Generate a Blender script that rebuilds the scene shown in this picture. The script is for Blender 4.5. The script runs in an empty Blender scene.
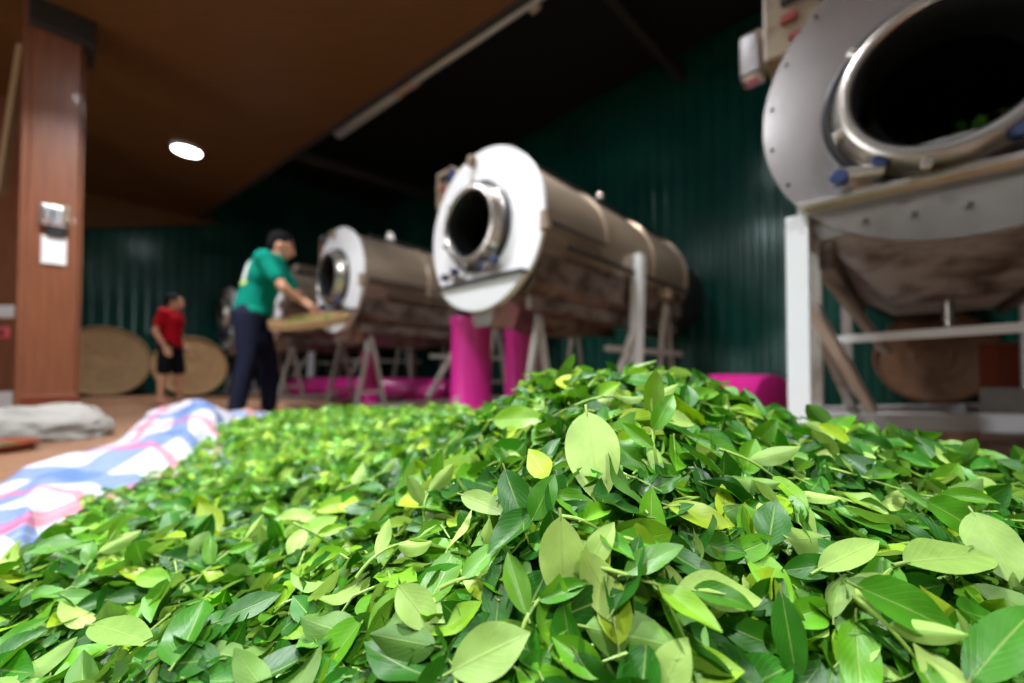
import bpy, bmesh, math, random
import numpy as np
from math import sin, cos, pi, radians
from mathutils import Vector, Matrix, Euler
random.seed(7); rng = np.random.default_rng(11)
COL = bpy.context.scene.collection
F, CX, CY, PITCH, H = 405.0, 512.0, 364.0, 0.02, 0.40

def P(px, py, d):
    """point at forward distance d (world y) seen at pixel px, py"""
    xc = (px-CX)/F; zc = -(py-CY)/F
    y = cos(PITCH)-zc*sin(PITCH); z = sin(PITCH)+zc*cos(PITCH)
    k = d/y
    return Vector((xc*k, d, H+z*k))

# ------------------------------------------------------------ materials
def mat(name, col=(.5,.5,.5), rough=.5, metal=0., spec=.5, emit=None, estr=0., noise=None, bump=None, coat=0.):
    m = bpy.data.materials.new(name); m.use_nodes = True
    nt = m.node_tree; b = nt.nodes['Principled BSDF']
    b.inputs['Base Color'].default_value = (*col, 1); b.inputs['Roughness'].default_value = rough
    b.inputs['Metallic'].default_value = metal; b.inputs['Specular IOR Level'].default_value = spec
    b.inputs['Coat Weight'].default_value = coat
    if emit: b.inputs['Emission Color'].default_value = (*emit, 1); b.inputs['Emission Strength'].default_value = estr
    tc = nt.nodes.new('ShaderNodeTexCoord')
    if noise:
        scale, col2, lo, hi, stretch = noise
        mp = nt.nodes.new('ShaderNodeMapping'); mp.inputs['Scale'].default_value = stretch
        n = nt.nodes.new('ShaderNodeTexNoise'); n.inputs['Scale'].default_value = scale; n.inputs['Detail'].default_value = 6
        r = nt.nodes.new('ShaderNodeValToRGB')
        r.color_ramp.elements[0].position = lo; r.color_ramp.elements[0].color = (*col, 1)
        r.color_ramp.elements[1].position = hi; r.color_ramp.elements[1].color = (*col2, 1)
        nt.links.new(tc.outputs['Object'], mp.inputs[0]); nt.links.new(mp.outputs[0], n.inputs['Vector'])
        nt.links.new(n.outputs['Fac'], r.inputs[0]); nt.links.new(r.outputs[0], b.inputs['Base Color'])
    if bump:
        scale, st, stretch = bump
        mp = nt.nodes.new('ShaderNodeMapping'); mp.inputs['Scale'].default_value = stretch
        n = nt.nodes.new('ShaderNodeTexNoise'); n.inputs['Scale'].default_value = scale; n.inputs['Detail'].default_value = 5
        bp = nt.nodes.new('ShaderNodeBump'); bp.inputs['Strength'].default_value = st; bp.inputs['Distance'].default_value = .01
        nt.links.new(tc.outputs['Object'], mp.inputs[0]); nt.links.new(mp.outputs[0], n.inputs['Vector'])
        nt.links.new(n.outputs['Fac'], bp.inputs['Height']); nt.links.new(bp.outputs[0], b.inputs['Normal'])
    return m

ONE = (1,1,1)
M = dict(
    wall=mat('green_metal_sheet', (.004,.070,.054), .22, .15, .6, noise=(1.5,(.008,.095,.072),.35,.7,ONE)),
    dark=mat('dark_roof', (.006,.0065,.006), .7),
    rafter=mat('rafter', (.025,.021,.018), .6),
    wood_ceiling=mat('varnished_ceiling_wood', (.105,.040,.006), .5, noise=(3,(.135,.054,.009),.3,.7,(1,9,1))),
    wood=mat('varnished_column_wood', (.19,.062,.027), .38, noise=(4,(.25,.088,.04),.3,.7,(9,9,.7)), coat=.2),
    wood_dark=mat('dark_skirting_wood', (.17,.035,.012), .38),
    wood_tan=mat('light_strip_wood', (.36,.22,.11), .5),
    floor=mat('brown_floor', (.17,.082,.042), .38, noise=(2.5,(.25,.13,.07),.35,.7,(1,1,1)), bump=(14,.12,ONE)),
    deck=mat('deck_boards', (.30,.15,.08), .5, noise=(3,(.40,.22,.13),.3,.7,(1,8,1))),
    plate=mat('lit_face_steel', (.90,.91,.93), .4, .1, .6, noise=(3,(.84,.84,.86),.45,.75,ONE)),  # brushed steel whitened to look strongly lit; the light is in the colour
    plate_grey=mat('brushed_face_steel', (.62,.60,.60), .23, .82, .6, noise=(5,(.50,.48,.48),.4,.75,ONE)),
    steel=mat('worn_stainless', (.46,.37,.28), .34, .6, .5, noise=(2.2,(.30,.23,.17),.35,.75,(1,.5,1)), bump=(9,.15,ONE)),
    steel_light=mat('polished_stainless', (.62,.58,.53), .26, .85, .5, noise=(7,(.42,.38,.34),.4,.75,ONE)),
    stained=mat('stained_trough_steel', (.24,.19,.16), .42, .6, .5, noise=(6,(.10,.065,.05),.42,.62,(1,1,2))),
    dark_metal=mat('dark_metal', (.055,.05,.05), .45, .5),
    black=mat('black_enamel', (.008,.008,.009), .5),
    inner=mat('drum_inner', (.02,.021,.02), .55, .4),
    white_paint=mat('white_frame_paint', (.72,.74,.76), .45, noise=(9,(.40,.33,.28),.66,.8,ONE)),
    grey_paint=mat('grey_frame_paint', (.30,.28,.25), .5, noise=(8,(.15,.12,.09),.5,.75,ONE)),
    magenta=mat('magenta_duct', (.62,.02,.27), .3, .0, .6),
    pinkcol=mat('pink', (.75,.10,.12), .5),
    cream=mat('cream_box', (.27,.20,.13), .5, noise=(14,(.16,.10,.07),.5,.7,ONE)),
    blue=mat('blue_roller', (.012,.028,.10), .4),
    red=mat('red_mark', (.25,.03,.02), .5),
    chrome=mat('chrome', (.8,.8,.82), .15, .95),
    white=mat('white_plastic', (.82,.82,.82), .4),
    silver=mat('silver_cover', (.75,.76,.78), .25, .8),
    lamp=mat('lamp_glow', (1,1,1), .5, emit=(.93,.96,1), estr=28),
    bamboo=mat('woven_bamboo', (.30,.165,.06), .6, noise=(9,(.38,.22,.09),.35,.7,(1,1,1))),
    bamboo_dark=mat('aged_bamboo', (.22,.105,.05), .6, noise=(9,(.29,.15,.075),.35,.7,ONE)),
    rim=mat('bamboo_rim', (.38,.24,.11), .55),
    skin=mat('skin', (.50,.25,.15), .5), hair=mat('black_hair', (.006,.005,.005), .9, 0, .15),
    teal=mat('teal_cotton', (.0,.21,.145), .9, 0, .15, bump=(30,.4,ONE)), navy=mat('navy_denim', (.012,.015,.034), .9, 0, .12, bump=(30,.4,ONE)),
    redcloth=mat('red_cotton', (.34,.004,.012), .9, 0, .12), blackcloth=mat('black_cotton', (.006,.006,.008), .9, 0, .1),
    print_white=mat('shirt_print', (.75,.85,.8), .7), print_yellow=mat('shirt_print_yellow', (.55,.7,.15), .7),
    sack=mat('grey_sackcloth', (.27,.26,.23), .8, noise=(8,(.20,.19,.17),.3,.7,ONE), bump=(20,.4,ONE)),
    sandal=mat('sandal', (.16,.07,.045), .6), beige=mat('pipe_wrap', (.75,.55,.48), .45), tube=mat('pale_tube', (.75,.82,.85), .35),
    stemg=mat('tea_stem', (.26,.42,.07), .45),
    trough_grey=mat('stained_hopper_steel', (.38,.37,.37), .4, .5, .5, noise=(6,(.10,.075,.06),.46,.66,(1,1,2))),
    dirt=mat('heap_core', (.018,.06,.008), .8),
)

def leaf_material():
    m = bpy.data.materials.new('tea_leaf'); m.use_nodes = True
    nt = m.node_tree; N = nt.nodes; L = nt.links
    b = N['Principled BSDF']; out = N['Material Output']
    a = N.new('ShaderNodeAttribute'); a.attribute_name = 'tint'
    sep = N.new('ShaderNodeSeparateColor'); L.new(a.outputs['Color'], sep.inputs[0])
    r = N.new('ShaderNodeValToRGB'); e = r.color_ramp.elements
    e[0].position = 0; e[0].color = (.010,.085,.004,1); e[1].position = 1; e[1].color = (.36,.52,.025,1)
    x = e.new(.35); x.color = (.030,.18,.006,1); x = e.new(.7); x.color = (.11,.32,.010,1)
    L.new(sep.outputs[0], r.inputs[0])
    r2 = N.new('ShaderNodeValToRGB'); e = r2.color_ramp.elements
    e[0].color = (.070,.21,.020,1); e[1].color = (.42,.60,.14,1)
    L.new(sep.outputs[0], r2.inputs[0])
    geo = N.new('ShaderNodeNewGeometry')
    mx = N.new('ShaderNodeMix'); mx.data_type = 'RGBA'
    L.new(geo.outputs['Backfacing'], mx.inputs[0]); L.new(r.outputs[0], mx.inputs[6]); L.new(r2.outputs[0], mx.inputs[7])
    # veins from the leaf's own uv: u across (-1..1 stored 0..1), v along
    uv = N.new('ShaderNodeUVMap'); uv.uv_map = 'UVMap'
    su = N.new('ShaderNodeSeparateXYZ'); L.new(uv.outputs[0], su.inputs[0])
    def mth(op, p, q=None, clamp=False):
        n = N.new('ShaderNodeMath'); n.operation = op; n.use_clamp = clamp
        for i, v in enumerate((p, q)):
            if v is None: continue
            if isinstance(v, (int, float)): n.inputs[i].default_value = v
            else: L.new(v, n.inputs[i])
        return n.outputs[0]
    au = mth('ABSOLUTE', mth('SUBTRACT', su.outputs[0], .5))
    mid = mth('SUBTRACT', 1.0, mth('MULTIPLY', au, 26.0), True)
    ph = mth('SUBTRACT', mth('MULTIPLY', su.outputs[1], 50.0), mth('MULTIPLY', au, 46.0))
    side = mth('MULTIPLY', mth('SUBTRACT', mth('ABSOLUTE', mth('SINE', mth('MULTIPLY', ph, .5))), .9, True), 3.0)
    vein = mth('MULTIPLY', mth('ADD', mid, mth('MULTIPLY', mth('SUBTRACT', 1, mid, True), mth('MULTIPLY', side, .36)), True), .55)
    mv = N.new('ShaderNodeMix'); mv.data_type = 'RGBA'
    L.new(vein, mv.inputs[0]); L.new(mx.outputs[2], mv.inputs[6]); mv.inputs[7].default_value = (.30,.42,.10,1)
    # blotches
    tc = N.new('ShaderNodeTexCoord'); nz = N.new('ShaderNodeTexNoise'); nz.inputs['Scale'].default_value = 60; nz.inputs['Detail'].default_value = 3
    L.new(tc.outputs['Object'], nz.inputs['Vector'])
    hs = N.new('ShaderNodeHueSaturation')
    L.new(mth('ADD', mth('MULTIPLY', nz.outputs['Fac'], .5), mth('ADD', mth('MULTIPLY', sep.outputs[1], .55), .45)), hs.inputs['Value'])
    L.new(mv.outputs[2], hs.inputs['Color'])
    L.new(hs.outputs[0], b.inputs['Base Color'])
    ro = N.new('ShaderNodeMix'); ro.data_type = 'FLOAT'; L.new(geo.outputs['Backfacing'], ro.inputs[0]); ro.inputs[2].default_value = .40; ro.inputs[3].default_value = .55
    L.new(ro.outputs[0], b.inputs['Roughness'])
    b.inputs['Specular IOR Level'].default_value = .38
    bp = N.new('ShaderNodeBump'); bp.inputs['Strength'].default_value = .35; bp.inputs['Distance'].default_value = .0012
    L.new(mth('SUBTRACT', nz.outputs['Fac'], mth('ADD', vein, mth('MULTIPLY', side, .25))), bp.inputs['Height']); L.new(bp.outputs[0], b.inputs['Normal'])
    tr = N.new('ShaderNodeBsdfTranslucent')
    h2 = N.new('ShaderNodeHueSaturation'); h2.inputs['Value'].default_value = 1.5; h2.inputs['Saturation'].default_value = 1.1
    L.new(hs.outputs[0], h2.inputs['Color']); L.new(h2.outputs[0], tr.inputs[0])
    ms = N.new('ShaderNodeMixShader'); ms.inputs[0].default_value = .20
    L.new(b.outputs[0], ms.inputs[1]); L.new(tr.outputs[0], ms.inputs[2]); L.new(ms.outputs[0], out.inputs[0])
    return m
M['leaf'] = leaf_material()

def tarp_material():
    m = bpy.data.materials.new('checked_woven_tarp'); m.use_nodes = True
    nt = m.node_tree; N = nt.nodes; L = nt.links; b = N['Principled BSDF']
    uv = N.new('ShaderNodeUVMap'); uv.uv_map = 'UVMap'; s = N.new('ShaderNodeSeparateXYZ'); L.new(uv.outputs[0], s.inputs[0])
    def mth(op, p, q=None):
        n = N.new('ShaderNodeMath'); n.operation = op
        for i, v in enumerate((p, q)):
            if v is None: continue
            if isinstance(v, (int, float)): n.inputs[i].default_value = v
            else: L.new(v, n.inputs[i])
        return n.outputs[0]
    def band(c, per, lo, hi):
        f = mth('FRACT', mth('DIVIDE', c, per))
        return mth('MULTIPLY', mth('GREATER_THAN', f, lo), mth('LESS_THAN', f, hi))
    def over(base, fac, col, amt):
        mx = N.new('ShaderNodeMix'); mx.data_type = 'RGBA'
        L.new(mth('MULTIPLY', fac, amt), mx.inputs[0])
        if isinstance(base, tuple): mx.inputs[6].default_value = base
        else: L.new(base, mx.inputs[6])
        mx.inputs[7].default_value = (*col, 1); return mx.outputs[2]
    U, V = s.outputs[0], s.outputs[1]
    c = over((.40,.40,.44,1), band(U, .62, .0, .26), (.015,.09,.30), .75)
    c = over(c, band(V, .50, .05, .30), (.015,.09,.30), .75)
    c = over(c, band(U, .62, .55, .64), (.50,.03,.08), .6)
    c = over(c, band(V, .50, .55, .66), (.50,.03,.08), .6)
    c = over(c, band(U, .034, .0, .3), (.42,.43,.47), .25)
    L.new(c, b.inputs['Base Color']); b.inputs['Roughness'].default_value = .42
    w = N.new('ShaderNodeTexChecker'); w.inputs['Scale'].default_value = 220; L.new(uv.outputs[0], w.inputs[0])
    bp = N.new('ShaderNodeBump'); bp.inputs['Strength'].default_value = .3; bp.inputs['Distance'].default_value = .002
    L.new(w.outputs['Fac'], bp.inputs['Height']); L.new(bp.outputs[0], b.inputs['Normal'])
    return m
M['tarp'] = tarp_material()

# ------------------------------------------------------------ mesh builder
class MB:
    def __init__(s): s.v = []; s.f = []
    def add(s, vs, fs):
        o = len(s.v); s.v += [tuple(v) for v in vs]; s.f += [tuple(i+o for i in f) for f in fs]; return s
    def box(s, c, d, rot=None, bev=0.0):
        bm = bmesh.new(); bmesh.ops.create_cube(bm, size=1)
        for v in bm.verts: v.co = Vector((v.co.x*d[0], v.co.y*d[1], v.co.z*d[2]))
        if bev: bmesh.ops.bevel(bm, geom=bm.edges[:], offset=bev, segments=2, affect='EDGES', profile=.5)
        R = Euler(rot).to_matrix() if rot else Matrix.Identity(3)
        bm.verts.index_update()
        s.add([R@v.co+Vector(c) for v in bm.verts], [[v.index for v in f.verts] for f in bm.faces]); bm.free(); return s
    def bar(s, a, b, w, h=None):
        """square bar between two points"""
        a = Vector(a); b = Vector(b); h = h or w; d = (b-a); L = d.length; d.normalize()
        up = Vector((0,0,1)) if abs(d.z) < .95 else Vector((0,1,0))
        x = d.cross(up).normalized(); z = x.cross(d).normalized()
        vs = []
        for p in (a, b):
            for (i, j) in ((-1,-1),(1,-1),(1,1),(-1,1)): vs.append(p+x*i*w/2+z*j*h/2)
        return s.add(vs, [(3,2,1,0),(4,5,6,7),(0,1,5,4),(1,2,6,5),(2,3,7,6),(3,0,4,7)])
    def tube(s, pts, r, n=12, cap=True):
        pts = [Vector(p) for p in pts]; rs = r if isinstance(r, (list, tuple)) else [r]*len(pts)
        vs = []; ref = None
        for i, p in enumerate(pts):
            d = (pts[min(i+1, len(pts)-1)]-pts[max(i-1, 0)]).normalized()
            if ref is None: ref = d.orthogonal().normalized()
            x = (ref-d*ref.dot(d)).normalized(); ref = x; y = d.cross(x)
            for k in range(n): t = 2*pi*k/n; vs.append(p+(x*cos(t)+y*sin(t))*rs[i])
        fs = []
        for i in range(len(pts)-1):
            for k in range(n): k2 = (k+1) % n; fs.append((i*n+k, i*n+k2, (i+1)*n+k2, (i+1)*n+k))
        if cap: fs.append(tuple(range(n))[::-1]); fs.append(tuple(range((len(pts)-1)*n, len(pts)*n)))
        return s.add(vs, fs)
    def lathe(s, prof, n=48, c=(0,0,0), axis='y', closed=False):
        """prof: list of (r, h) along the axis"""
        vs = []
        for r, h in prof:
            for k in range(n):
                t = 2*pi*k/n; a, b = r*cos(t), r*sin(t)
                v = {'y': (a, h, b), 'z': (a, b, h), 'x': (h, a, b)}[axis]
                vs.append((v[0]+c[0], v[1]+c[1], v[2]+c[2]))
        fs = []; m = len(prof)
        for i in range(m if closed else m-1):
            j = (i+1) % m
            for k in range(n): k2 = (k+1) % n; fs.append((i*n+k, i*n+k2, j*n+k2, j*n+k))
        return s.add(vs, fs)
    def prism(s, poly, y0, y1, poly2=None):
        """poly in (x,z) extruded along y"""
        n = len(poly); p2 = poly2 or poly
        vs = [(x, y0, z) for x, z in poly]+[(x, y1, z) for x, z in p2]
        fs = [tuple(range(n))[::-1], tuple(range(n, 2*n))]+[(i, (i+1) % n, n+(i+1) % n, n+i) for i in range(n)]
        return s.add(vs, fs)
    def build(s, name, m, parent=None, smooth=False, fixn=True, loc=None, rot=None):
        me = bpy.data.meshes.new(name); me.from_pydata(s.v, [], s.f)
        if fixn:
            bm = bmesh.new(); bm.from_mesh(me); bmesh.ops.recalc_face_normals(bm, faces=bm.faces); bm.to_mesh(me); bm.free()
        me.materials.append(M[m] if isinstance(m, str) else m)
        if smooth:
            me.polygons.foreach_set('use_smooth', [True]*len(me.polygons))
            try: me.set_sharp_from_angle(angle=radians(38))
            except Exception: pass
        o = bpy.data.objects.new(name, me); COL.objects.link(o)
        if parent: o.parent = parent
        if loc is not None: o.location = loc
        if rot is not None: o.rotation_euler = rot
        return o

def tag(o, label=None, cat=None, group=None, kind=None):
    if label: o['label'] = label
    if cat: o['category'] = cat
    if group: o['group'] = group
    if kind: o['kind'] = kind
    return o
def empty(name, loc=(0,0,0), rz=0):
    o = bpy.data.objects.new(name, None); COL.objects.link(o); o.location = loc; o.rotation_euler = (0,0,rz); o.empty_display_size = .1; return o
def struct(o): o['kind'] = 'structure'; return o

# ------------------------------------------------------------ room shell
A = Vector((.6866, .7270, 0))      # drum axis, away from the camera
U = Vector((.7270, -.6866, 0))     # along the drum faces, to the right
THETA = math.atan2(A.x, A.y)

def corrugated(name, p0, p1, z0, z1, pitch=.17, depth=.022):
    p0 = Vector((*p0, 0)); p1 = Vector((*p1, 0)); d = p1-p0; L = d.length; d.normalize()
    n = Vector((d.y, -d.x, 0))     # toward the room
    prof = []; k = 0
    while k*pitch < L:
        b = k*pitch
        prof += [(b, 0), (b+pitch*.30, 0), (b+pitch*.38, .25), (b+pitch*.46, 0), (b+pitch*.68, 0), (b+pitch*.76, 1), (b+pitch*.90, 1), (b+pitch*.97, 0)]; k += 1
    m = MB(); vs = []
    for z in (z0, z1):
        for s_, h in prof: vs.append(p0+d*s_+n*h*depth+Vector((0,0,z)))
    for s_, h in prof[::-1]: pass
    N_ = len(prof)
    fs = [(i, i+1, N_+i+1, N_+i) for i in range(N_-1)]
    m.add(vs, fs)
    # solid backing behind the sheet
    q = [p0-n*.06, p1-n*.06, p1-n*.01, p0-n*.01]
    m.add([v+Vector((0,0,z0)) for v in q]+[v+Vector((0,0,z1)) for v in q], [(0,1,2,3),(4,5,6,7),(0,1,5,4),(1,2,6,5),(2,3,7,6),(3,0,4,7)])
    return struct(m.build(name, 'wall', fixn=False))

wA0 = Vector((2.20,5.27,0)); 
cornerAB = wA0+(-U)*0
# intersection of back wall (along U through wA0) and end wall (along A through E0)
E0 = Vector((-5.75,7.87,0))
# solve wA0 + a*(-U) = E0 + b*A
det = (-U.x)*(-A.y)-(-U.y)*(-A.x)
rhs = E0-wA0
a_ = (rhs.x*(-A.y)-rhs.y*(-A.x))/det
corner = wA0-U*a_
corrugated('wall_back', (corner.x, corner.y), ((wA0+U*7.5).x, (wA0+U*7.5).y), 0, 4.6)
we = E0-A*6.0
corrugated('wall_left', (we.x, we.y), (corner.x, corner.y), 0, 4.6)
# floor and high dark roof
fl = MB().box((-1.5,4,-.05), (26,22,.1)); struct(fl.build('floor', 'floor'))
rf = MB().box((-1.5,4,4.68), (26,22,.08)); struct(rf.build('ceiling', 'dark'))

# lower timber ceiling on the left, with its edge running over the machines' fronts
HC = H+2.90
C1 = P(200,215,7.53); C3 = P(510,0,3.17)
ed = Vector((C3.x-C1.x, C3.y-C1.y, 0)).normalized()
c1 = Vector((C1.x, C1.y, 0)); far = c1+ed*11.5
poly = [c1, far, far+Vector((-9,-6,0)), Vector((-12,-5,0)), Vector((-12,2.2,0)), E0-A*6, E0-A*.1]
m = MB(); n = len(poly)
m.add([p+Vector((0,0,HC)) for p in poly]+[p+Vector((0,0,HC+.16)) for p in poly], [tuple(range(n))[::-1], tuple(range(n,2*n))]+[(i,(i+1)%n,n+(i+1)%n,n+i) for i in range(n)])
struct(m.build('ceiling_timber', 'wood_ceiling')); bpy.data.objects['ceiling_timber'].name = 'ceiling'
tmp = MB().bar(c1+Vector((0,0,HC+.03))-ed*.1, far+Vector((0,0,HC+.03)), .04, .14)
struct(tmp.build('trim_1', 'rafter'))
# sloping timber bulkhead over the end wall
nB = Vector((A.y,-A.x,0))
a0 = E0+A*.02+nB*.05; a1 = E0-A*5.5+nB*.05
zl = H+2.34-(5.5-1.78)*.31
m = MB(); q = [a0+Vector((0,0,HC-.02)), a0+Vector((0,0,HC)), a1+Vector((0,0,HC)), a1+Vector((0,0,zl))]
m.add(q+[v+nB*.06 for v in q], [(0,1,2,3),(7,6,5,4),(0,1,5,4),(1,2,6,5),(2,3,7,6),(3,0,4,7)])
struct(m.build('trim_2', 'wood_ceiling'))

# rafters in the dark upper space
for i, (p, q) in enumerate((((306,158,6.0),(430,196,7.5)), ((606,-10,4.2),(680,75,5.2)))):
    a = P(*p); b = P(*q); o = MB().bar(a-(b-a)*.6, b+(b-a)*.9, .10, .12).build('trim_%d' % (i+3), 'rafter'); struct(o)

# timber platform on the left where the column stands, stepped floor edge
m = MB(); pz = .10
pp = [Vector((-9,2.2,0)), Vector((-2.62,2.2,0)), Vector((-2.62,2.55,0)), Vector((-3.05,3.55,0)), Vector((-4.5,3.9,0)), Vector((-9,4.3,0))]
n = len(pp); m.add([p for p in pp]+[p+Vector((0,0,.02)) for p in pp], [tuple(range(n))[::-1], tuple(range(n,2*n))]+[(i,(i+1)%n,n+(i+1)%n,n+i) for i in range(n)])
# column: square, timber clad, with skirting
colroot = empty('trim_5', (-3.73,3.28,0), math.atan2(U.x,-U.y)); struct(colroot)
cw = .27
MB().box((0,0,1.66), (cw,cw,3.28), bev=.012).build('column_shaft', 'wood', colroot)
MB().box((0,0,.11), (cw+.03,cw+.03,.22), bev=.012).build('skirting', 'wood_dark', colroot)
MB().box((-cw/2-.02,-.10,1.66), (.045,.06,3.28), bev=.008).build('edge_strip', 'wood', colroot)
MB().box((cw/2+.012,-.02,1.66), (.02,.05,3.28), bev=.006).build('edge_strip', 'wood', colroot)
MB().box((.03,0,3.20), (cw+.09,cw+.12,.22), bev=.01).build('capital', 'rafter', colroot)
# timber wall at far left behind the column
lw = P(-80,371,3.9); rw = P(30,371,4.4)
MB().bar((lw.x,lw.y,1.65),(rw.x,rw.y,1.65),.06,3.3).build('wall_timber','wood').name = 'wall_side'
struct(bpy.data.objects['wall_side'])
a = P(-30,390,3.85); b = P(16,390,4.25)
MB().bar((a.x,a.y-.05,.10),(b.x,b.y-.05,.10),.05,.20).build('baseboard_side','white'); struct(bpy.data.objects['baseboard_side'])
a = P(2,185,3.55); b = P(29,8,3.55)
o = MB().bar(a-(b-a)*.05, b+(b-a)*.35, .05, .06).build('timber_prop','wood_tan'); tag(o, 'slanting pale timber strip leaning beside the square column','timber strip')

# left side, out of frame
sidex = -7.2
CR = math.atan2(U.x,-U.y)
def oncol(x, z, out=.012): return Vector((-3.73,3.28,z))+Vector((cos(CR),sin(CR),0))*x+Vector((sin(CR),-cos(CR),0))*(.135+out)
# ------------------------------------------------------------ fittings on the column and wall
r = empty('switch_cover', oncol(.005,1.63,.028), CR); tag(r, 'shiny silver switch cover high on the timber column', 'switch')
MB().box((0,0,0), (.16,.05,.17), bev=.02).build('cover', 'silver', r)
MB().box((-.035,-.035,0), (.07,.03,.12), bev=.015).build('lens', 'chrome', r)
MB().box((.065,-.03,.02), (.04,.03,.14), bev=.01).build('bracket', 'cream', r)
r = empty('notice_board', oncol(.005,1.36,.01), CR); tag(r, 'white notice card with a black clip hanging below the silver cover', 'notice')
MB().box((0,0,0), (.135,.015,.22), bev=.004).build('card', 'white', r)
MB().box((.01,-.012,.15), (.10,.03,.09), bev=.006).build('clip', 'black', r)
r = empty('wall_switch', P(8,312,3.95)+Vector((0,-.02,0))); tag(r, 'white double wall switch left of the column', 'switch')
MB().box((0,0,0), (.15,.03,.12), bev=.01).build('frame', 'white', r)
for k in (-1,1): MB().box((k*.032,-.02,0), (.05,.015,.08), bev=.004).build('rocker', 'white', r)
r = empty('fire_alarm_button', P(6,333,3.95)+Vector((0,-.02,0))); tag(r, 'small pink red button box under the white wall switch', 'button')
MB().box((0,0,0), (.09,.04,.11), bev=.012).build('housing', 'pinkcol', r)
MB().lathe([(0,-.04),(.03,-.04),(.035,-.02),(.035,0)], 16).build('button', 'red', r)

# ------------------------------------------------------------ lamps in the timber ceiling
def downlight(loc, label, power, size=.155, spread=120):
    r = empty('ceiling_light', loc); tag(r, label, 'ceiling light', 'round ceiling lights')
    MB().lathe([(0,-.03),(size*.93,-.03),(size*.93,-.01)], 40, axis='z').build('diffuser', 'lamp', r)
    MB().lathe([(size*.93,-.028),(size*.95,-.04),(size*1.08,-.03),(size*1.1,0)], 40, axis='z').build('rim', 'white', r, True)
    ld = bpy.data.lights.new('lamp', 'AREA'); ld.shape = 'DISK'; ld.size = size*1.8; ld.energy = power; ld.color = (.95,.97,1); ld.spread = radians(spread)
    lo = bpy.data.objects.new('lamp_light', ld); COL.objects.link(lo); lo.parent = r; lo.location = (0,0,-.05)
    return r
LP = P(187,146,5.2)
downlight((LP.x,LP.y,HC), 'glowing round ceiling light in the brown timber ceiling above the workers', 45)
downlight((-.55,.95,HC), 'unseen round ceiling light assumed above the heap of tea leaves', 50, .155, 100)  # unseen ceiling lights added here to brighten heap and machines
downlight((-1.9,-.3,HC), 'unseen round ceiling light added behind the camera to the left', 60, .155, 110)
downlight((-2.5,2.4,HC), 'unseen round ceiling light added between the column and the near machines', 75, .155, 120)
downlight((1.0,-1.2,HC), 'unseen round ceiling light added behind the camera to the right', 85, .155, 130)

# unseen fill light added beyond the left edge; no opening is built
def area(loc, target, sx, sy, power, col):
    ld = bpy.data.lights.new('left_fill', 'AREA'); ld.shape = 'RECTANGLE'; ld.size = sx; ld.size_y = sy; ld.energy = power; ld.color = col
    o = bpy.data.objects.new('left_fill', ld); COL.objects.link(o); o.location = loc
    o.rotation_euler = (Vector(target)-Vector(loc)).to_track_quat('-Z','Y').to_euler(); return o
def fill_lamp(loc, label, power):  # unseen lamps added to light the drum tops and back wall
    r = empty('hanging_fill', loc); tag(r, label, 'lamp', 'unseen lamps added above the machines')
    MB().lathe([(.03,.34),(.06,.30),(.08,.16),(.20,.02),(.215,0),(.20,.0),(.07,.15),(0,.15)], 32, axis='z').build('shade', 'dark_metal', r, True)
    MB().lathe([(0,.015),(.15,.015),(.15,.035),(0,.035)], 28, axis='z').build('bulb_disc', 'lamp', r)
    MB().tube([(0,0,.33),(0,0,4.64-loc[2])], .008).build('cable', 'black', r)
    ld = bpy.data.lights.new('lamp', 'AREA'); ld.shape = 'DISK'; ld.size = .34; ld.energy = power; ld.color = (1,.95,.88); ld.spread = radians(105)
    lo = bpy.data.objects.new('lamp_light', ld); COL.objects.link(lo); lo.parent = r; lo.location = (0,0,-.01)
fill_lamp((.9,2.95,3.75), 'added unseen lamp hanging over the rear of the middle drum machine, above the picture', 34)
fill_lamp((2.7,2.1,3.4), 'added unseen lamp hanging over the nearest drum machine, above the picture', 34)
fill_lamp((-1.1,3.8,4.3), 'added unseen lamp hanging between the middle and the third drum machine, above the picture', 34)
downlight((-.25,2.3,HC), 'round ceiling light in front of the middle machine, above the picture', 50, .155, 150)
area((-5.6,-.6,1.7), (-.5,2.6,1.2), 2.6, 2.2, 92, (.95,.98,1))
# the ceiling light before the middle machine gives the back wall its glints
# ------------------------------------------------------------ tube along the ceiling edge
r = empty('conduit_tube', (0,0,0)); tag(r, 'long pale tube with pinkish top running along the ceiling edge', 'tube')
def seg(p, q, rad):
    a = P(*p); b = P(*q)
    MB().tube([a, b], rad, 14).build('tube_section', 'tube', r, True)
    o = Vector((-.03,-.01,.04)); MB().tube([a+o, b+o], rad*.72, 12).build('wrap', 'beige', r, True)
seg((338,134,6.3),(398,92,5.3),.075); seg((410,80,5.1),(640,-82,2.9),.085)
a = P(396,93,5.3); b = P(414,78,5.05); MB().tube([a,b], [.06,.10], 14).build('coupling', 'beige', r, True)
a = P(528,2,3.95); b = P(536,-4,3.9); MB().tube([a,b], .11, 14).build('coupling', 'beige', r, True)

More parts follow.
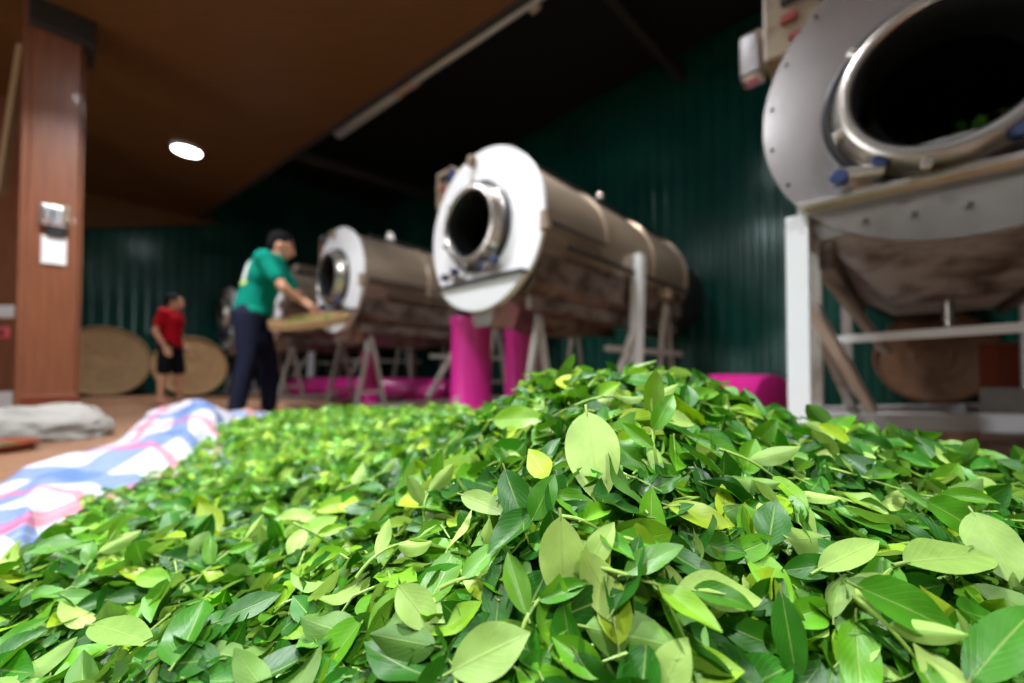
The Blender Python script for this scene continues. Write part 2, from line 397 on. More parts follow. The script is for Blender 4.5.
# ------------------------------------------------------------ numpy leaves
def leaf_grid(nu, nv, L, W, bend, fold, wave, twist, ph):
    """verts (nu*nv,3), leaf along +y, upper face +z; uv"""
    t = np.linspace(0, 1, nu)[:,None]; s = np.linspace(-1, 1, nv)[None,:]
    w = (t**.78)*((1-t)**.92); w = w/w.max(); w = np.where(t > .88, w*(.72+.28*(1-t)/.12), w); w = np.maximum(w, .035)
    x = s*w*W/2
    yy = t*L
    z = np.abs(s)**1.3*w*W/2*fold + wave*W*np.sin(t*9+ph+s*1.5)*np.abs(s)*w
    th = twist*(t-.5); x2 = x*np.cos(th)-z*np.sin(th); z2 = x*np.sin(th)+z*np.cos(th)
    ang = bend*t; # integrate bend
    if abs(bend) > 1e-3:
        cy = L/bend*np.sin(ang); cz = -L/bend*(1-np.cos(ang))
    else: cy = yy; cz = yy*0
    Y = cy+z2*np.sin(ang); Z = cz+z2*np.cos(ang)
    v = np.stack([x2+0*t, Y+0*s, Z+0*s], -1).reshape(-1, 3)
    uv = np.stack([np.broadcast_to(s*.5+.5, (nu, nv)), np.broadcast_to(t, (nu, nv))], -1).reshape(-1, 2)
    return v, uv
def grid_faces(nu, nv):
    i = np.arange(nu-1)[:,None]*nv+np.arange(nv-1)[None,:]
    return np.stack([i, i+1, i+nv+1, i+nv], -1).reshape(-1, 4)
def make_mesh(name, V, Fq, UV, TI, m):
    me = bpy.data.meshes.new(name); nF = len(Fq)
    me.vertices.add(len(V)); me.vertices.foreach_set('co', V.astype(np.float32).ravel())
    me.loops.add(nF*4); me.loops.foreach_set('vertex_index', Fq.astype(np.int32).ravel())
    me.polygons.add(nF); me.polygons.foreach_set('loop_start', np.arange(nF, dtype=np.int32)*4)
    try: me.polygons.foreach_set('loop_total', np.full(nF, 4, dtype=np.int32))
    except Exception: pass
    me.polygons.foreach_set('use_smooth', np.ones(nF, dtype=bool))
    ul = me.uv_layers.new(name='UVMap'); ul.data.foreach_set('uv', UV[Fq.ravel()].astype(np.float32).ravel())
    at = me.attributes.new('tint', 'FLOAT_COLOR', 'POINT'); at.data.foreach_set('color', TI.astype(np.float32).ravel())
    me.update(calc_edges=True); me.validate()
    me.materials.append(m); return me
def frames(nrm, yaw, tilt, tdir):
    """rotation matrices (n,3,3): z near the surface normal tilted randomly"""
    n = len(yaw)
    z = nrm.copy(); t1 = np.cross(np.tile([0,0,1.], (n,1))*0+[.13,.05,.99], z); t1 = np.cross(z, np.tile([1.,0.,0.], (n,1))); t1 /= np.linalg.norm(t1, axis=1)[:,None]
    t2 = np.cross(z, t1)
    k = t1*np.cos(tdir)[:,None]+t2*np.sin(tdir)[:,None]
    z2 = z*np.cos(tilt)[:,None]+k*np.sin(tilt)[:,None]
    a = np.cross(z2, np.tile([1.,.01,.02], (n,1))); a /= np.linalg.norm(a, axis=1)[:,None]; b = np.cross(z2, a)
    y = a*np.cos(yaw)[:,None]+b*np.sin(yaw)[:,None]; x = np.cross(y, z2)
    return np.stack([x, y, z2], -1)
def leaf_cloud(name, pos, R, L, tint, nu, nv, nvar=24, bendr=(-.5,1.1), wr=(.40,.56)):
    n = len(pos); var = rng.integers(0, nvar, n); Vs = []; Fs = []; UVs = []; Ts = []; off = 0; gf = grid_faces(nu, nv)
    for k in range(nvar):
        idx = np.where(var == k)[0]
        if len(idx) == 0: continue
        v, uv = leaf_grid(nu, nv, 1, rng.uniform(*wr), rng.uniform(*bendr), rng.uniform(.05,.75), rng.uniform(0,.13), rng.uniform(-.6,.6), rng.uniform(0,6))
        v = v-[0,.5,0]
        W = np.einsum('nij,vj->nvi', R[idx], v)*L[idx][:,None,None]+pos[idx][:,None,:]
        m = len(idx); Vs.append(W.reshape(-1,3)); UVs.append(np.tile(uv, (m,1)))
        Fs.append((gf[None]+(np.arange(m)*len(v))[:,None,None]).reshape(-1,4)+off)
        Ts.append(np.repeat(tint[idx], len(v), axis=0)); off += m*len(v)
    return make_mesh(name, np.concatenate(Vs), np.concatenate(Fs), np.concatenate(UVs), np.concatenate(Ts), M['leaf'])
def rand_tint(n, lo=0., hi=1., power=1.5):
    a = lo+(hi-lo)*rng.random(n)**power; g = rng.random(n)
    return np.stack([a, g, rng.random(n), np.ones(n)], -1)

# ------------------------------------------------------------ machines
RAD, ZC = .55, 1.37
HX, HZ = -.045, -.025            # door centre on the face
def circle_seg(R, zcut, n=28):
    a0 = math.acos(-zcut/R) if False else None
    half = math.sqrt(R*R-zcut*zcut); t0 = math.atan2(zcut, -half); t1 = math.atan2(zcut, half)
    if t0 < 0: t0 += 2*pi
    t1 += 2*pi if t1 < 0 else 0
    return [(R*cos(t0+(t1-t0)*i/n), R*sin(t0+(t1-t0)*i/n)) for i in range(n+1)]
def make_machine(label, kind, detail=False):
    r = empty('drum_machine'); tag(r, label, 'tea drum machine', 'row of rotary drum machines for tea')
    pm = 'plate_grey' if kind == 1 else 'plate'
    HX, HZ = (-.050,-.055) if kind == 1 else (-.02,.02)
    # face plate with round hole
    m = MB(); n = 72; vs = []
    for y in (0, .03):
        for (R_, cx, cz) in ((RAD,0,0), (.275,HX,HZ)):
            for k in range(n):
                t = 2*pi*k/n; vs.append((cx+R_*cos(t), y, ZC+cz+R_*sin(t)))
    f = []
    for k in range(n):
        k2 = (k+1) % n
        f += [(k,k2,n+k2,n+k), (2*n+k,3*n+k,3*n+k2,2*n+k2), (k,2*n+k,2*n+k2,k2), (n+k,n+k2,3*n+k2,3*n+k)]
    m.add(vs, f)
    fp = m.build('face_plate', pm, r, True)
    if kind == 1:
        for k in range(20):
            t = 2*pi*(k+.5)/20
            if sin(t) > -.55: MB().lathe([(0,-.006),(.007,-.006),(.008,.002)], 8, (cos(t)*(RAD-.025), 0, ZC+sin(t)*(RAD-.025))).build('rivet', 'dark_metal', fp)
    # lower apron with folded ledge
    zc = -.355; seg_ = circle_seg(RAD+.004, zc)
    m = MB().prism([(x, ZC+z) for x, z in seg_], -.035, -.004); ap = m.build('lower_apron', 'plate' if kind != 1 else 'steel_light', r)
    hw = math.sqrt(RAD**2-zc**2)
    MB().box((0,-.035,ZC+zc), (hw*2+.02,.07,.022), bev=.004).build('ledge', 'dark_metal' if kind != 1 else 'steel_light', r)
    if detail:
        for k in range(5): x = -.24+k*.12; MB().lathe([(0,-.045),(.008,-.045),(.009,-.03)], 8, (x, 0, ZC-.37-.09*cos(x*2.2))).build('bolt', 'dark_metal', ap)
    # door collar
    c = (HX, 0, ZC+HZ)
    m = MB().lathe([(.29,0),(.300,-.012),(.296,-.03),(.280,-.034),(.272,-.044),(.266,-.085),(.254,-.112),(.240,-.117),(.228,-.115),(.222,-.108)], 64, c)
    co = m.build('door_collar', 'steel_light', r, True)
    MB().lathe([(.2225,-.109),(.214,-.098),(.212,0),(.212,.12)], 64, c).build('door_shade', 'black', r, True)  # black ring: shade of the open door put into the colour
    MB().lathe([(.305,-.001),(.309,-.03),(.299,-.040),(.284,-.040)], 64, c).build('seal_ring', 'black', co, True)
    for k in range(6):
        t = 2*pi*(k+.35)/6; rr = .262
        MB().box((c[0]+cos(t)*rr, -.078, c[2]+sin(t)*rr), (.05,.06,.03), rot=(0,-t,0), bev=.006).build('lug', 'steel_light', co)
    # the turning drum inside and the outer casing
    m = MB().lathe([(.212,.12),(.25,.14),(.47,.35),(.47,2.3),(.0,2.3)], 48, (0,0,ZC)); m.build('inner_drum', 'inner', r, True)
    prof = [(.505,.03),(.505,.12)]
    for y in (.82,1.62,2.38): prof += [(.500,y-.02),(.512,y-.012),(.512,y+.012),(.500,y+.02)]
    prof += [(.50,2.45),(.46,2.5),(0,2.5)]
    MB().lathe(prof, 64, (0,0,ZC)).build('casing', 'steel', r, True)
    m = MB().box((.20,1.4,ZC+.485), (.10,2.3,.035), rot=(0,radians(22),0), bev=.004)
    m.build('top_strip', 'dark_metal', r)
    MB().box((.27,1.1,ZC+.50), (.05,.06,.06), bev=.01).build('lifting_eye', 'steel_light', r)
    MB().tube([(.53,.1,ZC-.05),(.535,.75,ZC-.05)], .012).build('side_rod', 'dark_metal', r, True)
    MB().tube([(.57,-.02,ZC-.03),(.575,-.02,ZC-.14)], [.028,.034], 14).build('side_handle', 'cream', r, True)
    MB().box((.515,1.35,ZC-.16), (.02,2.1,.03)).build('side_band', 'dark_metal', r)
    # trough below
    top = [(-.46,ZC-.20),(-.44,ZC-.40),(-.38,ZC-.46),(.38,ZC-.46),(.44,ZC-.40),(.46,ZC-.20)]
    full = [(-.46,ZC-.20),(-.44,ZC-.42),(-.17,ZC-.66),(.17,ZC-.66),(.44,ZC-.42),(.46,ZC-.20)]
    m = MB().prism(top, .05, .62, full); m.prism(full, .62, 1.15); m.prism(full, 1.15, 1.6, top); m.prism(top, 1.6, 2.4)
    m.build('trough', 'stained' if kind != 1 else 'trough_grey', r)
    if kind != 1: m = MB().prism([(-.14,ZC-.40),(-.06,ZC-.66),(.10,ZC-.66),(.20,ZC-.40)], -.01, .22); m.build('outlet_chute', 'steel_light', r)
    for s in (-1,1):
        m = MB().box((s*.36,1.25,ZC-.52), (.045,2.35,.10), bev=.004)
        ra = m.build('rail', 'stained', r)
        if detail and s == 1:
            for k in range(14): MB().lathe([(0,-.006),(.011,-.006),(.012,.006)], 8, (s*.383, .2+.16*k, ZC-.51+(.02 if k % 2 else -.02)), axis='x').build('rail_bolt', 'dark_metal', ra)
    MB().lathe([(.0,2.5),(.43,2.5),(.45,2.55),(.45,3.02),(.38,3.08),(0,3.08)], 40, (.02,0,ZC-.10)).build('rear_housing', 'black', r, True)
    # rollers under the door
    for (x, z, a) in ((-.25,-.29,.5), (.15,-.28,-.5)):
        rb = MB().box((x,-.05,ZC+z), (.13,.09,.035), rot=(0,a*.4,0), bev=.008).build('roller_bracket', 'steel_light', r)
        for k in (-1,1):
            MB().lathe([(0,-.10),(.022,-.10),(.027,-.095),(.027,-.055),(.022,-.05),(0,-.05)], 20, (x+k*.055,0,ZC+z+k*.012+.01)).build('roller', 'blue', rb, True)
    MB().box((-.07,-.03,ZC+.49), (.05,.06,.07), rot=(0,.3,0), bev=.012).build('top_clamp', 'cream', r)
    # control box behind the upper left of the face
    bx = MB().box((-.45,.12,ZC+.44), (.20,.20,.28), bev=.01).build('control_box', 'cream', r)
    MB().box((-.345,.015,ZC+.50), (.05,.03,.10), bev=.004).build('box_side', 'blue', bx)
    MB().box((-.46,.01,ZC+.43), (.05,.02,.03)).build('switch', 'red', bx); MB().box((-.44,.01,ZC+.35), (.04,.02,.02)).build('switch', 'red', bx)
    MB().box((-.44,.01,ZC+.51), (.09,.02,.035)).build('display', 'black', bx)
    def trestle(x, y, z, dx, dy, m_, head=True):
        t = MB(); 
        t.bar((x,y,z), (x+dx[0],y+dy[0],0), .036); t.bar((x,y,z), (x+dx[1],y+dy[1],0), .036)
        t.bar((x+dx[0]*.75,y+dy[0]*.75,z*.25), (x+dx[1]*.75,y+dy[1]*.75,z*.25), .03)
        o = t.build('leg', m_, r)
        if head: MB().box((x,y,z+.02), (.09,.12,.10), bev=.01).build('bearing_block', 'cream', o)
    if kind != 1:
        for s in (-1,1): trestle(s*.34, .20, .78, (0,0), (-.17,.17), 'grey_paint', False)
        MB().bar((.50,1.22,0), (.53,1.26,1.36), .085).build('post', 'white_paint', r)
        MB().bar((.50,1.22,.74), (.50,.80,.12), .045).build('brace', 'grey_paint', r)
        MB().bar((-.50,1.24,0), (-.50,1.24,1.0), .06).build('post', 'grey_paint', r)
        trestle(.50, 1.85, 1.10, (0,.0), (-.22,.22), 'grey_paint'); trestle(-.50, 1.85, 1.10, (0,0), (-.22,.22), 'grey_paint')
        MB().bar((.47,.85,.58), (.50,2.2,.58), .045).build('crossbar', 'grey_paint', r)
        MB().bar((-.5,.1,.06), (-.5,2.3,.06), .05).build('foot_rail', 'grey_paint', r); MB().bar((.5,.05,.06), (.5,2.3,.06), .05).build('foot_rail', 'grey_paint', r)
    else:
        W_ = 'white_paint'
        MB().bar((-.44,.02,0), (-.44,.02,ZC-.37), .07).build('post', W_, r)
        MB().bar((-.44,.45,0), (-.44,.45,ZC-.42), .055).build('post', 'grey_paint', r)
        MB().bar((.44,.45,0), (.46,.45,ZC-.40), .06).build('post', W_, r); MB().bar((.44,2.2,0), (.44,2.2,ZC-.40), .06).build('post', W_, r)
        MB().bar((-.44,2.2,0), (-.44,2.2,ZC-.40), .06).build('post', 'grey_paint', r)
        a = P(797,283,1.55); b = P(872,410,2.15)
        loc = lambda v: Vector(((v-M1).dot(U), (v-M1).dot(A), v.z))
        a, b = loc(a), loc(b)
        MB().bar(a, b, .04).build('brace', 'white_paint', r)
        MB().bar((-.44,.45,.62), (-.34,1.3,.12), .035).build('brace', 'grey_paint', r)
        MB().bar((-.44,.47,ZC-.45), (-.2,.9,.5), .035).build('brace', 'grey_paint', r)
        MB().bar((-.46,.48,.545), (.50,.48,.575), .035).build('crossbar', 'white_paint', r)
        MB().bar((.62,.48,.15), (.46,.46,.95), .035).build('brace', W_, r)
        MB().tube([(.0,.70,ZC-.66),(.0,.70,.60)], .02, 10).build('drain_spout', 'steel_light', r, True)
        MB().box((-.605,.1,ZC+.39), (.09,.10,.20), bev=.02).build('lamp_box', 'chrome', r)
    return r
M0 = Vector((1.42,1.25,0)); STEP = Vector((-1.63,1.503,0))
M1 = M0
labels = [
 'rotary drum machine at far right with a brushed grey face, nearest and largest',
 'rotary drum machine in the middle with a brightly lit steel face above a pink duct',
 'drum machine with a brightly lit steel face just right of the worker in green',
 'tan drum machine half hidden behind the worker in green',
 'farthest and smallest drum machine, between the two workers']
for i in range(5):
    r = make_machine(labels[i], 1 if i == 0 else 2, i == 0)
    r.location = M0+STEP*i; r.rotation_euler = (0,0,-THETA)
    if i == 2:
        c = MB().lathe([(0,.22),(.03,.22),(.04,.18),(.10,.0),(.0,.0)], 20, (-.02,.62,ZC+.44), axis='z').build('white_cap', 'white', r, True)
    if i == 3:
        MB().box((-.05,.5,ZC+.56), (.22,.3,.16), bev=.01).build('top_box', 'steel', r)
    # leaves tumbling inside
    if i < 3:
        n = 420; a = rng.uniform(-2.9,-.2,n); ra = .44-rng.random(n)**1.2*.40; yy = rng.uniform(.20,.55,n)+.5*(.44-ra)
        lp = np.stack([np.cos(a)*ra-.02, yy, ZC+np.sin(a)*ra], -1)
        rr = frames(np.stack([-np.cos(a), yy*0, -np.sin(a)], -1), rng.uniform(0,6.28,n), rng.uniform(0,1.2,n), rng.uniform(0,6.28,n))
        me = leaf_cloud('tea_leaves_in_drum', lp, rr, rng.uniform(.06,.10,n), rand_tint(n,.2,.9), 5, 3)
        o = bpy.data.objects.new('tea_leaf_mass', me); COL.objects.link(o); o.location = r.location; o.rotation_euler = r.rotation_euler
        tag(o, ['green leaves tumbling behind the round door of the nearest grey machine','green leaves tumbling behind the round door of the middle bright faced machine','leaves inside the dark round door right of the worker in green'][i], 'tea leaves', 'leaves inside the drums', 'stuff')

# ------------------------------------------------------------ magenta ducts
def duct(px, d, rad, z1, label, flare=False):
    b = P(px,371,d); prof = [(0,0),(rad*1.04,0),(rad*1.04,.05),(rad,.07),(rad,z1-.05),(rad*1.05,z1-.04),(rad*1.05,z1),(0,z1)]
    o = MB().lathe(prof, 32, axis='z').build('duct_pipe', 'magenta', None, True, loc=(b.x,b.y,0)); tag(o, label, 'pipe', 'magenta duct pipes'); return o
duct(471,3.15,.155,.40+.42,'thick magenta upright duct under the front of the middle machine')
duct(521,3.75,.150,.40+.38,'magenta upright duct standing behind the thick front one')
duct(370,4.75,.095,.40+.24,'slim magenta upright duct below the machine right of the green worker')
def hduct(p, q, rad, label):
    a = P(*p); b = P(*q); a.z = b.z = rad; MB_ = MB().tube([a, a.lerp(b,.02), b.lerp(a,.02), b], [rad*.7,rad,rad,rad*.7], 28)
    o = MB_.build('duct_pipe', 'magenta', None, True); tag(o, label, 'pipe', 'magenta duct pipes')
hduct((290,371,6.6),(448,371,5.2),.16,'low magenta duct lying on the floor beneath the far machines')
hduct((712,371,3.7),(775,371,3.1),.19,'magenta duct lying right behind the crest of the leaf heap')

# ------------------------------------------------------------ bamboo trays
def tray(loc, rad, nrm, label, m_='bamboo', warp=0.):
    r = empty('bamboo_tray', loc); tag(r, label, 'tray', 'round woven trays')
    q = Vector(nrm).normalized().to_track_quat('Z','Y'); r.rotation_mode = 'QUATERNION'; r.rotation_quaternion = q
    m = MB(); pr = []
    for k in range(9): t = k/8; pr.append((rad*.95*t+.0001, -.03+.012*sin(t*20)*.3+.02*t*t))
    m.lathe(pr+[(rad*.95,-.03),(0.0001,-.045)], 56, axis='z'); m.build('woven_base', m_, r, True)
    m = MB(); m.lathe([(rad*.94,-.035),(rad,-.03),(rad*1.0,.035),(rad*.965,.04),(rad*.945,.0)], 56, axis='z', closed=True); m.build('rim', 'rim' if m_ == 'bamboo' else m_, r, True)
    m = MB()
    for k in range(3):
        rr = rad*(.3+.22*k); m.lathe([(rr-.006,-.012),(rr,-.010),(rr+.006,-.012)], 40, axis='z')
    m.build('weave_ring', m_, r, True)
    return r
nB = Vector((A.y,-A.x,0))
t = P(104,365,6.35); tray((t.x,t.y,.575), .56, nB+Vector((0,0,.22)), 'large round bamboo tray leaning on the green wall beside the column')
t = P(191,366,6.55); tray((t.x,t.y,.50), .485, nB+Vector((0,0,.22)), 'round bamboo tray leaning on the green wall behind the worker in red')
# wall tray behind the nearest machine
t = P(934,357,3.55); tray((t.x,t.y,t.z), .40, -A+Vector((0,0,.12)), 'dark brown round basket tray standing under the nearest machine', 'bamboo_dark')
# another tray lying on edge left of machine 4
# tray being held by the worker in green
tc = P(311,321,3.64)
tr = tray((tc.x,tc.y,tc.z), .335, (-.06,-.27,1), 'wide bamboo tray with tea leaves held out by the worker in green')
n = 120; a = rng.uniform(0,6.28,n); rr_ = np.sqrt(rng.random(n))*.22
q = tr.rotation_quaternion.to_matrix()
pos = np.stack([tc.x+np.cos(a)*rr_, tc.y+np.sin(a)*rr_, tc.z+.005+.012*rng.random(n)+.06*np.cos(a)*rr_+.27*np.sin(a)*rr_], -1)
me = leaf_cloud('tray_leaves', pos, frames(np.tile([-.06,-.27,.96],(n,1)), rng.uniform(0,6.28,n), rng.uniform(0,.7,n), rng.uniform(0,6.28,n)), rng.uniform(.04,.07,n), rand_tint(n,.2,.8), 4, 3)
o = bpy.data.objects.new('tea_leaf_mass', me); COL.objects.link(o); tag(o, 'thin scatter of tea leaves on the bamboo tray held by the worker', 'tea leaves', kind='stuff')

# boards on the floor by the workers, white slab frame under the nearest machine
def board(pa, pb, w, h, m_, label, name='floor_board', cat='board'):
    a = Vector(pa); b = Vector(pb); o = MB().bar((a.x,a.y,h/2+.001), (b.x,b.y,h/2+.001), w, h).build(name, m_); return tag(o, label, cat)
a = P(62,400,4.9); b = P(168,399,5.6); board(a, b, .30, .07, 'deck', 'pale wooden board on the floor in front of the leaning trays')
a = P(225,400,4.7); b = P(345,398,4.7); board(a, b, .5, .05, 'deck', 'brown wooden board on the floor beneath the worker in green')
# white base: two long members and an end beam
ba = P(815,412,2.30); bb = P(1090,414,2.1)
r = empty('base_frame', (0,0,0)); tag(r, 'white steel base frame lying on the floor under the nearest machine', 'frame')
MB().bar((ba.x,ba.y,.13),(bb.x,bb.y,.13),.10,.09).build('front_member','white_paint',r)
bc = P(815,412,2.6); bd = P(1090,412,3.1); MB().bar((bc.x,bc.y,.13),(bd.x,bd.y,.13),.08,.09).build('rear_member','white_paint',r)
MB().bar((ba.x,ba.y,.05),(bc.x,bc.y,.05),.07,.10).build('end_member','white_paint',r)
MB().bar((bb.x,bb.y,.05),(bd.x,bd.y,.05),.07,.10).build('end_member','white_paint',r)
a = P(1003,360,2.75); o = MB().box((a.x+.28,a.y,.30), (.5,.35,.60), bev=.01).build('storage_box','wood_dark'); tag(o,'brown box at the right edge beside the dark basket tray','box')
a = P(1016,398,2.5); o = MB().box((a.x+.12,a.y,.15), (.36,.3,.30), bev=.01).build('storage_box','sack'); tag(o,'low grey box in front of the brown box at the right edge','box')

# ------------------------------------------------------------ grey sack and dish on the left
def blob(name, c, dims, m_, seed, label, cat, flat=.0):
    bm = bmesh.new(); bmesh.ops.create_icosphere(bm, subdivisions=5, radius=1)
    from mathutils import noise
    for v in bm.verts:
        p = v.co.copy(); nn = noise.noise(p*1.7+Vector((seed,0,0)))*.16+noise.noise(p*5+Vector((seed,3,0)))*.05
        v.co = Vector((p.x*dims[0]*(1+nn), p.y*dims[1]*(1+nn), max(p.z, -flat)*dims[2]*(1+nn*1.6)))
    me = bpy.data.meshes.new(name); bm.to_mesh(me); bm.free(); me.polygons.foreach_set('use_smooth', [True]*len(me.polygons)); me.materials.append(M[m_])
    o = bpy.data.objects.new(name, me); COL.objects.link(o); zmin = min(v.co.z for v in me.vertices); o.location = (c[0], c[1], -zmin+.002); return tag(o, label, cat)
t = P(42,428,2.5); blob('grain_sack', t, (.38,.26,.15), 'sack', 3, 'pale grey sack slumped on the floor in front of the column', 'sack', .25)
t = P(-8,441,2.05); r = empty('shallow_dish', (t.x,t.y,0)); tag(r, 'dark flat dish on the floor at the left edge', 'dish')
MB().lathe([(0.001,.012),(.12,.014),(.155,.04),(.165,.045),(.165,.035),(.13,.0),(0.001,0)], 40, axis='z').build('bowl', 'wood_dark', r, True)
MB().lathe([(0.001,.035),(.08,.032),(.13,.018)], 30, axis='z').build('contents', 'dirt', r, True)

# ------------------------------------------------------------ people
def capsule(m, a, b, ra, rb, n=14):
    a = Vector(a); b = Vector(b); d = b-a
    if d.length < 1e-6: d = Vector((0,0,1e-4)); b = a+d
    dn = d.normalized(); pts = []; rs = []
    for k in range(5): t = -pi/2+pi/2*k/4.; pts.append(a+dn*ra*sin(t)); rs.append(max(ra*cos(t),1e-3))
    for k in range(5): t = pi/2*k/4.; pts.append(b+dn*rb*sin(t)); rs.append(max(rb*cos(t),1e-3))
    m.tube(pts, rs, n)
def ellip(m, c, r3, rot=None, n=18):
    R = Euler(rot).to_matrix() if rot else Matrix.Identity(3); vs = []; fs = []; k = 12
    prof = [(max(sin(pi*i/k),1e-3), -cos(pi*i/k)) for i in range(k+1)]
    t = MB().lathe(prof, n, axis='z'); m.add([R@Vector((v[0]*r3[0], v[1]*r3[1], v[2]*r3[2]))+Vector(c) for v in t.v], t.f+[tuple(range(n))[::-1], tuple(range(k*n,(k+1)*n))])
def remesh(m, name, m_, parent, vox=.008, sm=4):
    o = m.build(name, m_, None)
    md = o.modifiers.new('r', 'REMESH'); md.mode = 'VOXEL'; md.voxel_size = vox
    md2 = o.modifiers.new('s', 'SMOOTH'); md2.iterations = sm; md2.factor = .5
    dg = bpy.context.evaluated_depsgraph_get(); me = bpy.data.meshes.new_from_object(o.evaluated_get(dg)); o.modifiers.clear()
    old = o.data; o.data = me; bpy.data.meshes.remove(old); me.name = name
    if not me.materials: me.materials.append(M[m_])
    me.polygons.foreach_set('use_smooth', [True]*len(me.polygons)); o.parent = parent; return o
def hand(m, w, d, up, side):
    """palm from wrist w along d; side = thumb direction"""
    d = Vector(d).normalized(); side = Vector(side).normalized(); up = Vector(up).normalized()
    for k, o in enumerate((-.030,-.010,.010,.030)):
        b = w+d*.085+side*o; capsule(m, w+d*.02+side*o*.6, b, .014, .012, 10)
        L = (.055,.068,.072,.062)[k]
        c = b+d*L*.5-up*.006; e = c+d*L*.4-up*.02
        capsule(m, b, c, .0095, .009, 8); capsule(m, c, e, .009, .0075, 8)
    t0 = w+d*.03+side*.03; t1 = t0+side*.028+d*.03; t2 = t1+d*.03+side*.006; capsule(m, t0, t1, .014, .011, 8); capsule(m, t1, t2, .011, .009, 8)
def person(name_loc, rz, scale, J, top, bottom, shorts, label, cap=False, prints=False):
    r = empty('person', name_loc, rz); r.scale = (scale,)*3; tag(r, label, 'person')
    m = MB(); V = Vector; g = {k: V(v) for k, v in J.items()}
    # torso
    ellip(m, g['pelvis'], (.115,.155,.12)); capsule(m, g['pelvis'], g['waist'], .12, .115); ellip(m, g['chest'], (.12,.165,.17), rot=(0,g['lean'].x,0))
    capsule(m, g['waist'], g['chest'], .115, .13)
    capsule(m, g['shl'], g['shr'], .062, .062); capsule(m, g['chest'], g['neck'], .09, .058); capsule(m, g['neck'], g['head']+V((-.02,0,-.05)), .055, .052)
    # head
    h = g['head']; yaw = g['look'].x; R = Matrix.Rotation(yaw, 3, 'Z')@Matrix.Rotation(g['look'].y, 3, 'Y')
    E = lambda c, r3: ellip(m, h+R@V(c), r3, rot=(0,g['look'].y,yaw))
    E((0,0,.02), (.095,.077,.105)); E((.02,0,-.045), (.075,.06,.065)); E((.035,0,-.095), (.042,.036,.028))
    capsule(m, h+R@V((.092,0,.015)), h+R@V((.112,0,-.028)), .010, .016, 8)
    E((.088,0,-.062), (.014,.026,.008)); E((.088,0,-.074), (.012,.022,.007)); E((.085,0,.035), (.014,.05,.008))
    for s in (-1,1): E((.0,s*.078,-.005), (.022,.012,.034)); E((.082,s*.03,.012), (.013,.014,.009))
    for s, k in ((1,'l'),(-1,'r')):
        capsule(m, g['sh'+k], g['el'+k], .050, .040); capsule(m, g['el'+k], g['wr'+k], .040, .026)
        hd = (g['hand_'+k]); hand(m, g['wr'+k], hd, g['up_'+k], g['th_'+k])
        capsule(m, g['hip'+k], g['kn'+k], .085, .056); mid = g['kn'+k].lerp(g['an'+k], .3); capsule(m, g['kn'+k], mid+V((-.015,0,0)), .054, .055); capsule(m, mid+V((-.015,0,0)), g['an'+k], .053, .034)
        f = g['an'+k]; dx = V((1,s*.12,0)).normalized()
        capsule(m, f+V((0,0,-.01))-dx*.02, f+dx*.12+V((0,0,-.045)), .036, .028); capsule(m, f-dx*.04+V((0,0,-.045)), f+dx*.13+V((0,0,-.05)), .028, .026)
        for j in range(5): o_ = (j-2)*.016*s; q = f+dx*.14+V((0,o_,-.055)); capsule(m, q, q+dx*(.035-.004*j), .011, .009, 8)
    body = remesh(m, 'body', 'skin', r, .007, 3)
    # shirt
    m = MB(); ellip(m, g['chest'], (.15,.19,.19), rot=(0,g['lean'].x,0)); capsule(m, g['waist'], g['chest'], .142, .155); capsule(m, g['pelvis']+V((0,0,.02)), g['waist'], .148, .142)
    ellip(m, g['pelvis']+V((0,0,.0)), (.145,.175,.07)); capsule(m, g['shl'], g['shr'], .083, .083); capsule(m, g['chest'], g['neck']+V((0,0,-.02)), .11, .066)
    for k in 'lr': e = g['sh'+k].lerp(g['el'+k], .62); capsule(m, g['sh'+k], e, .074, .066)
    sh = remesh(m, 'shirt', top, r, .009, 4)
    # belly side folds
    # trousers / shorts
    m = MB(); ellip(m, g['pelvis']+V((0,0,-.02)), (.135,.17,.12))
    for k in 'lr':
        if shorts:
            capsule(m, g['hip'+k], g['hip'+k].lerp(g['kn'+k], .86), .108, .092)
        else:
            capsule(m, g['hip'+k], g['kn'+k], .105, .080); capsule(m, g['kn'+k], g['an'+k]+V((0,0,-.01)), .080, .066)
    remesh(m, 'shorts' if shorts else 'trousers', bottom, r, .009, 4)
    # hair or cap
    m = MB(); Eh = lambda c, r3: ellip(m, h+R@V(c), r3, rot=(0,g['look'].y,yaw))
    Eh((-.018,0,.052), (.098,.088,.088)); Eh((-.055,0,.0), (.055,.076,.075))
    if cap: Eh((.075,0,.055), (.05,.06,.010))
    remesh(m, 'cap' if cap else 'hair', 'hair', r, .007, 2)
    m = MB()
    for k, s in (('l',1),('r',-1)):
        f = g['an'+k]; dx = V((1,s*.12,0)).normalized(); capsule(m, f-dx*.05+V((0,0,-.073)), f+dx*.16+V((0,0,-.073)), .042, .044)
    m.v = [(x, y, min(max(z, .0), .018)) for x, y, z in m.v]; m.build('sandals', 'sandal', r)
    if prints:
        return r, sh
    return r
J = dict(pelvis=(0,0,.90), waist=(.03,0,1.04), chest=(.10,0,1.24), neck=(.19,0,1.40), head=(.215,0,1.495), lean=(.38,0,0), look=(.15,.30,0),
    shl=(.15,.17,1.345), shr=(.14,-.17,1.335), ell=(.30,.24,1.10), elr=(.30,-.22,1.09), wrl=(.43,.15,1.01), wrr=(.42,-.13,.995),
    hand_l=(1,-.2,-.7), hand_r=(1,.15,-.8), up_l=(0,0,1), up_r=(0,0,1), th_l=(0,-1,.2), th_r=(0,1,.2),
    hipl=(0,.09,.86), hipr=(-.02,-.09,.86), knl=(.10,.11,.47), knr=(.0,-.10,.47), anl=(.10,.12,.085), anr=(-.08,-.10,.085))
mp = P(252,371,3.70)
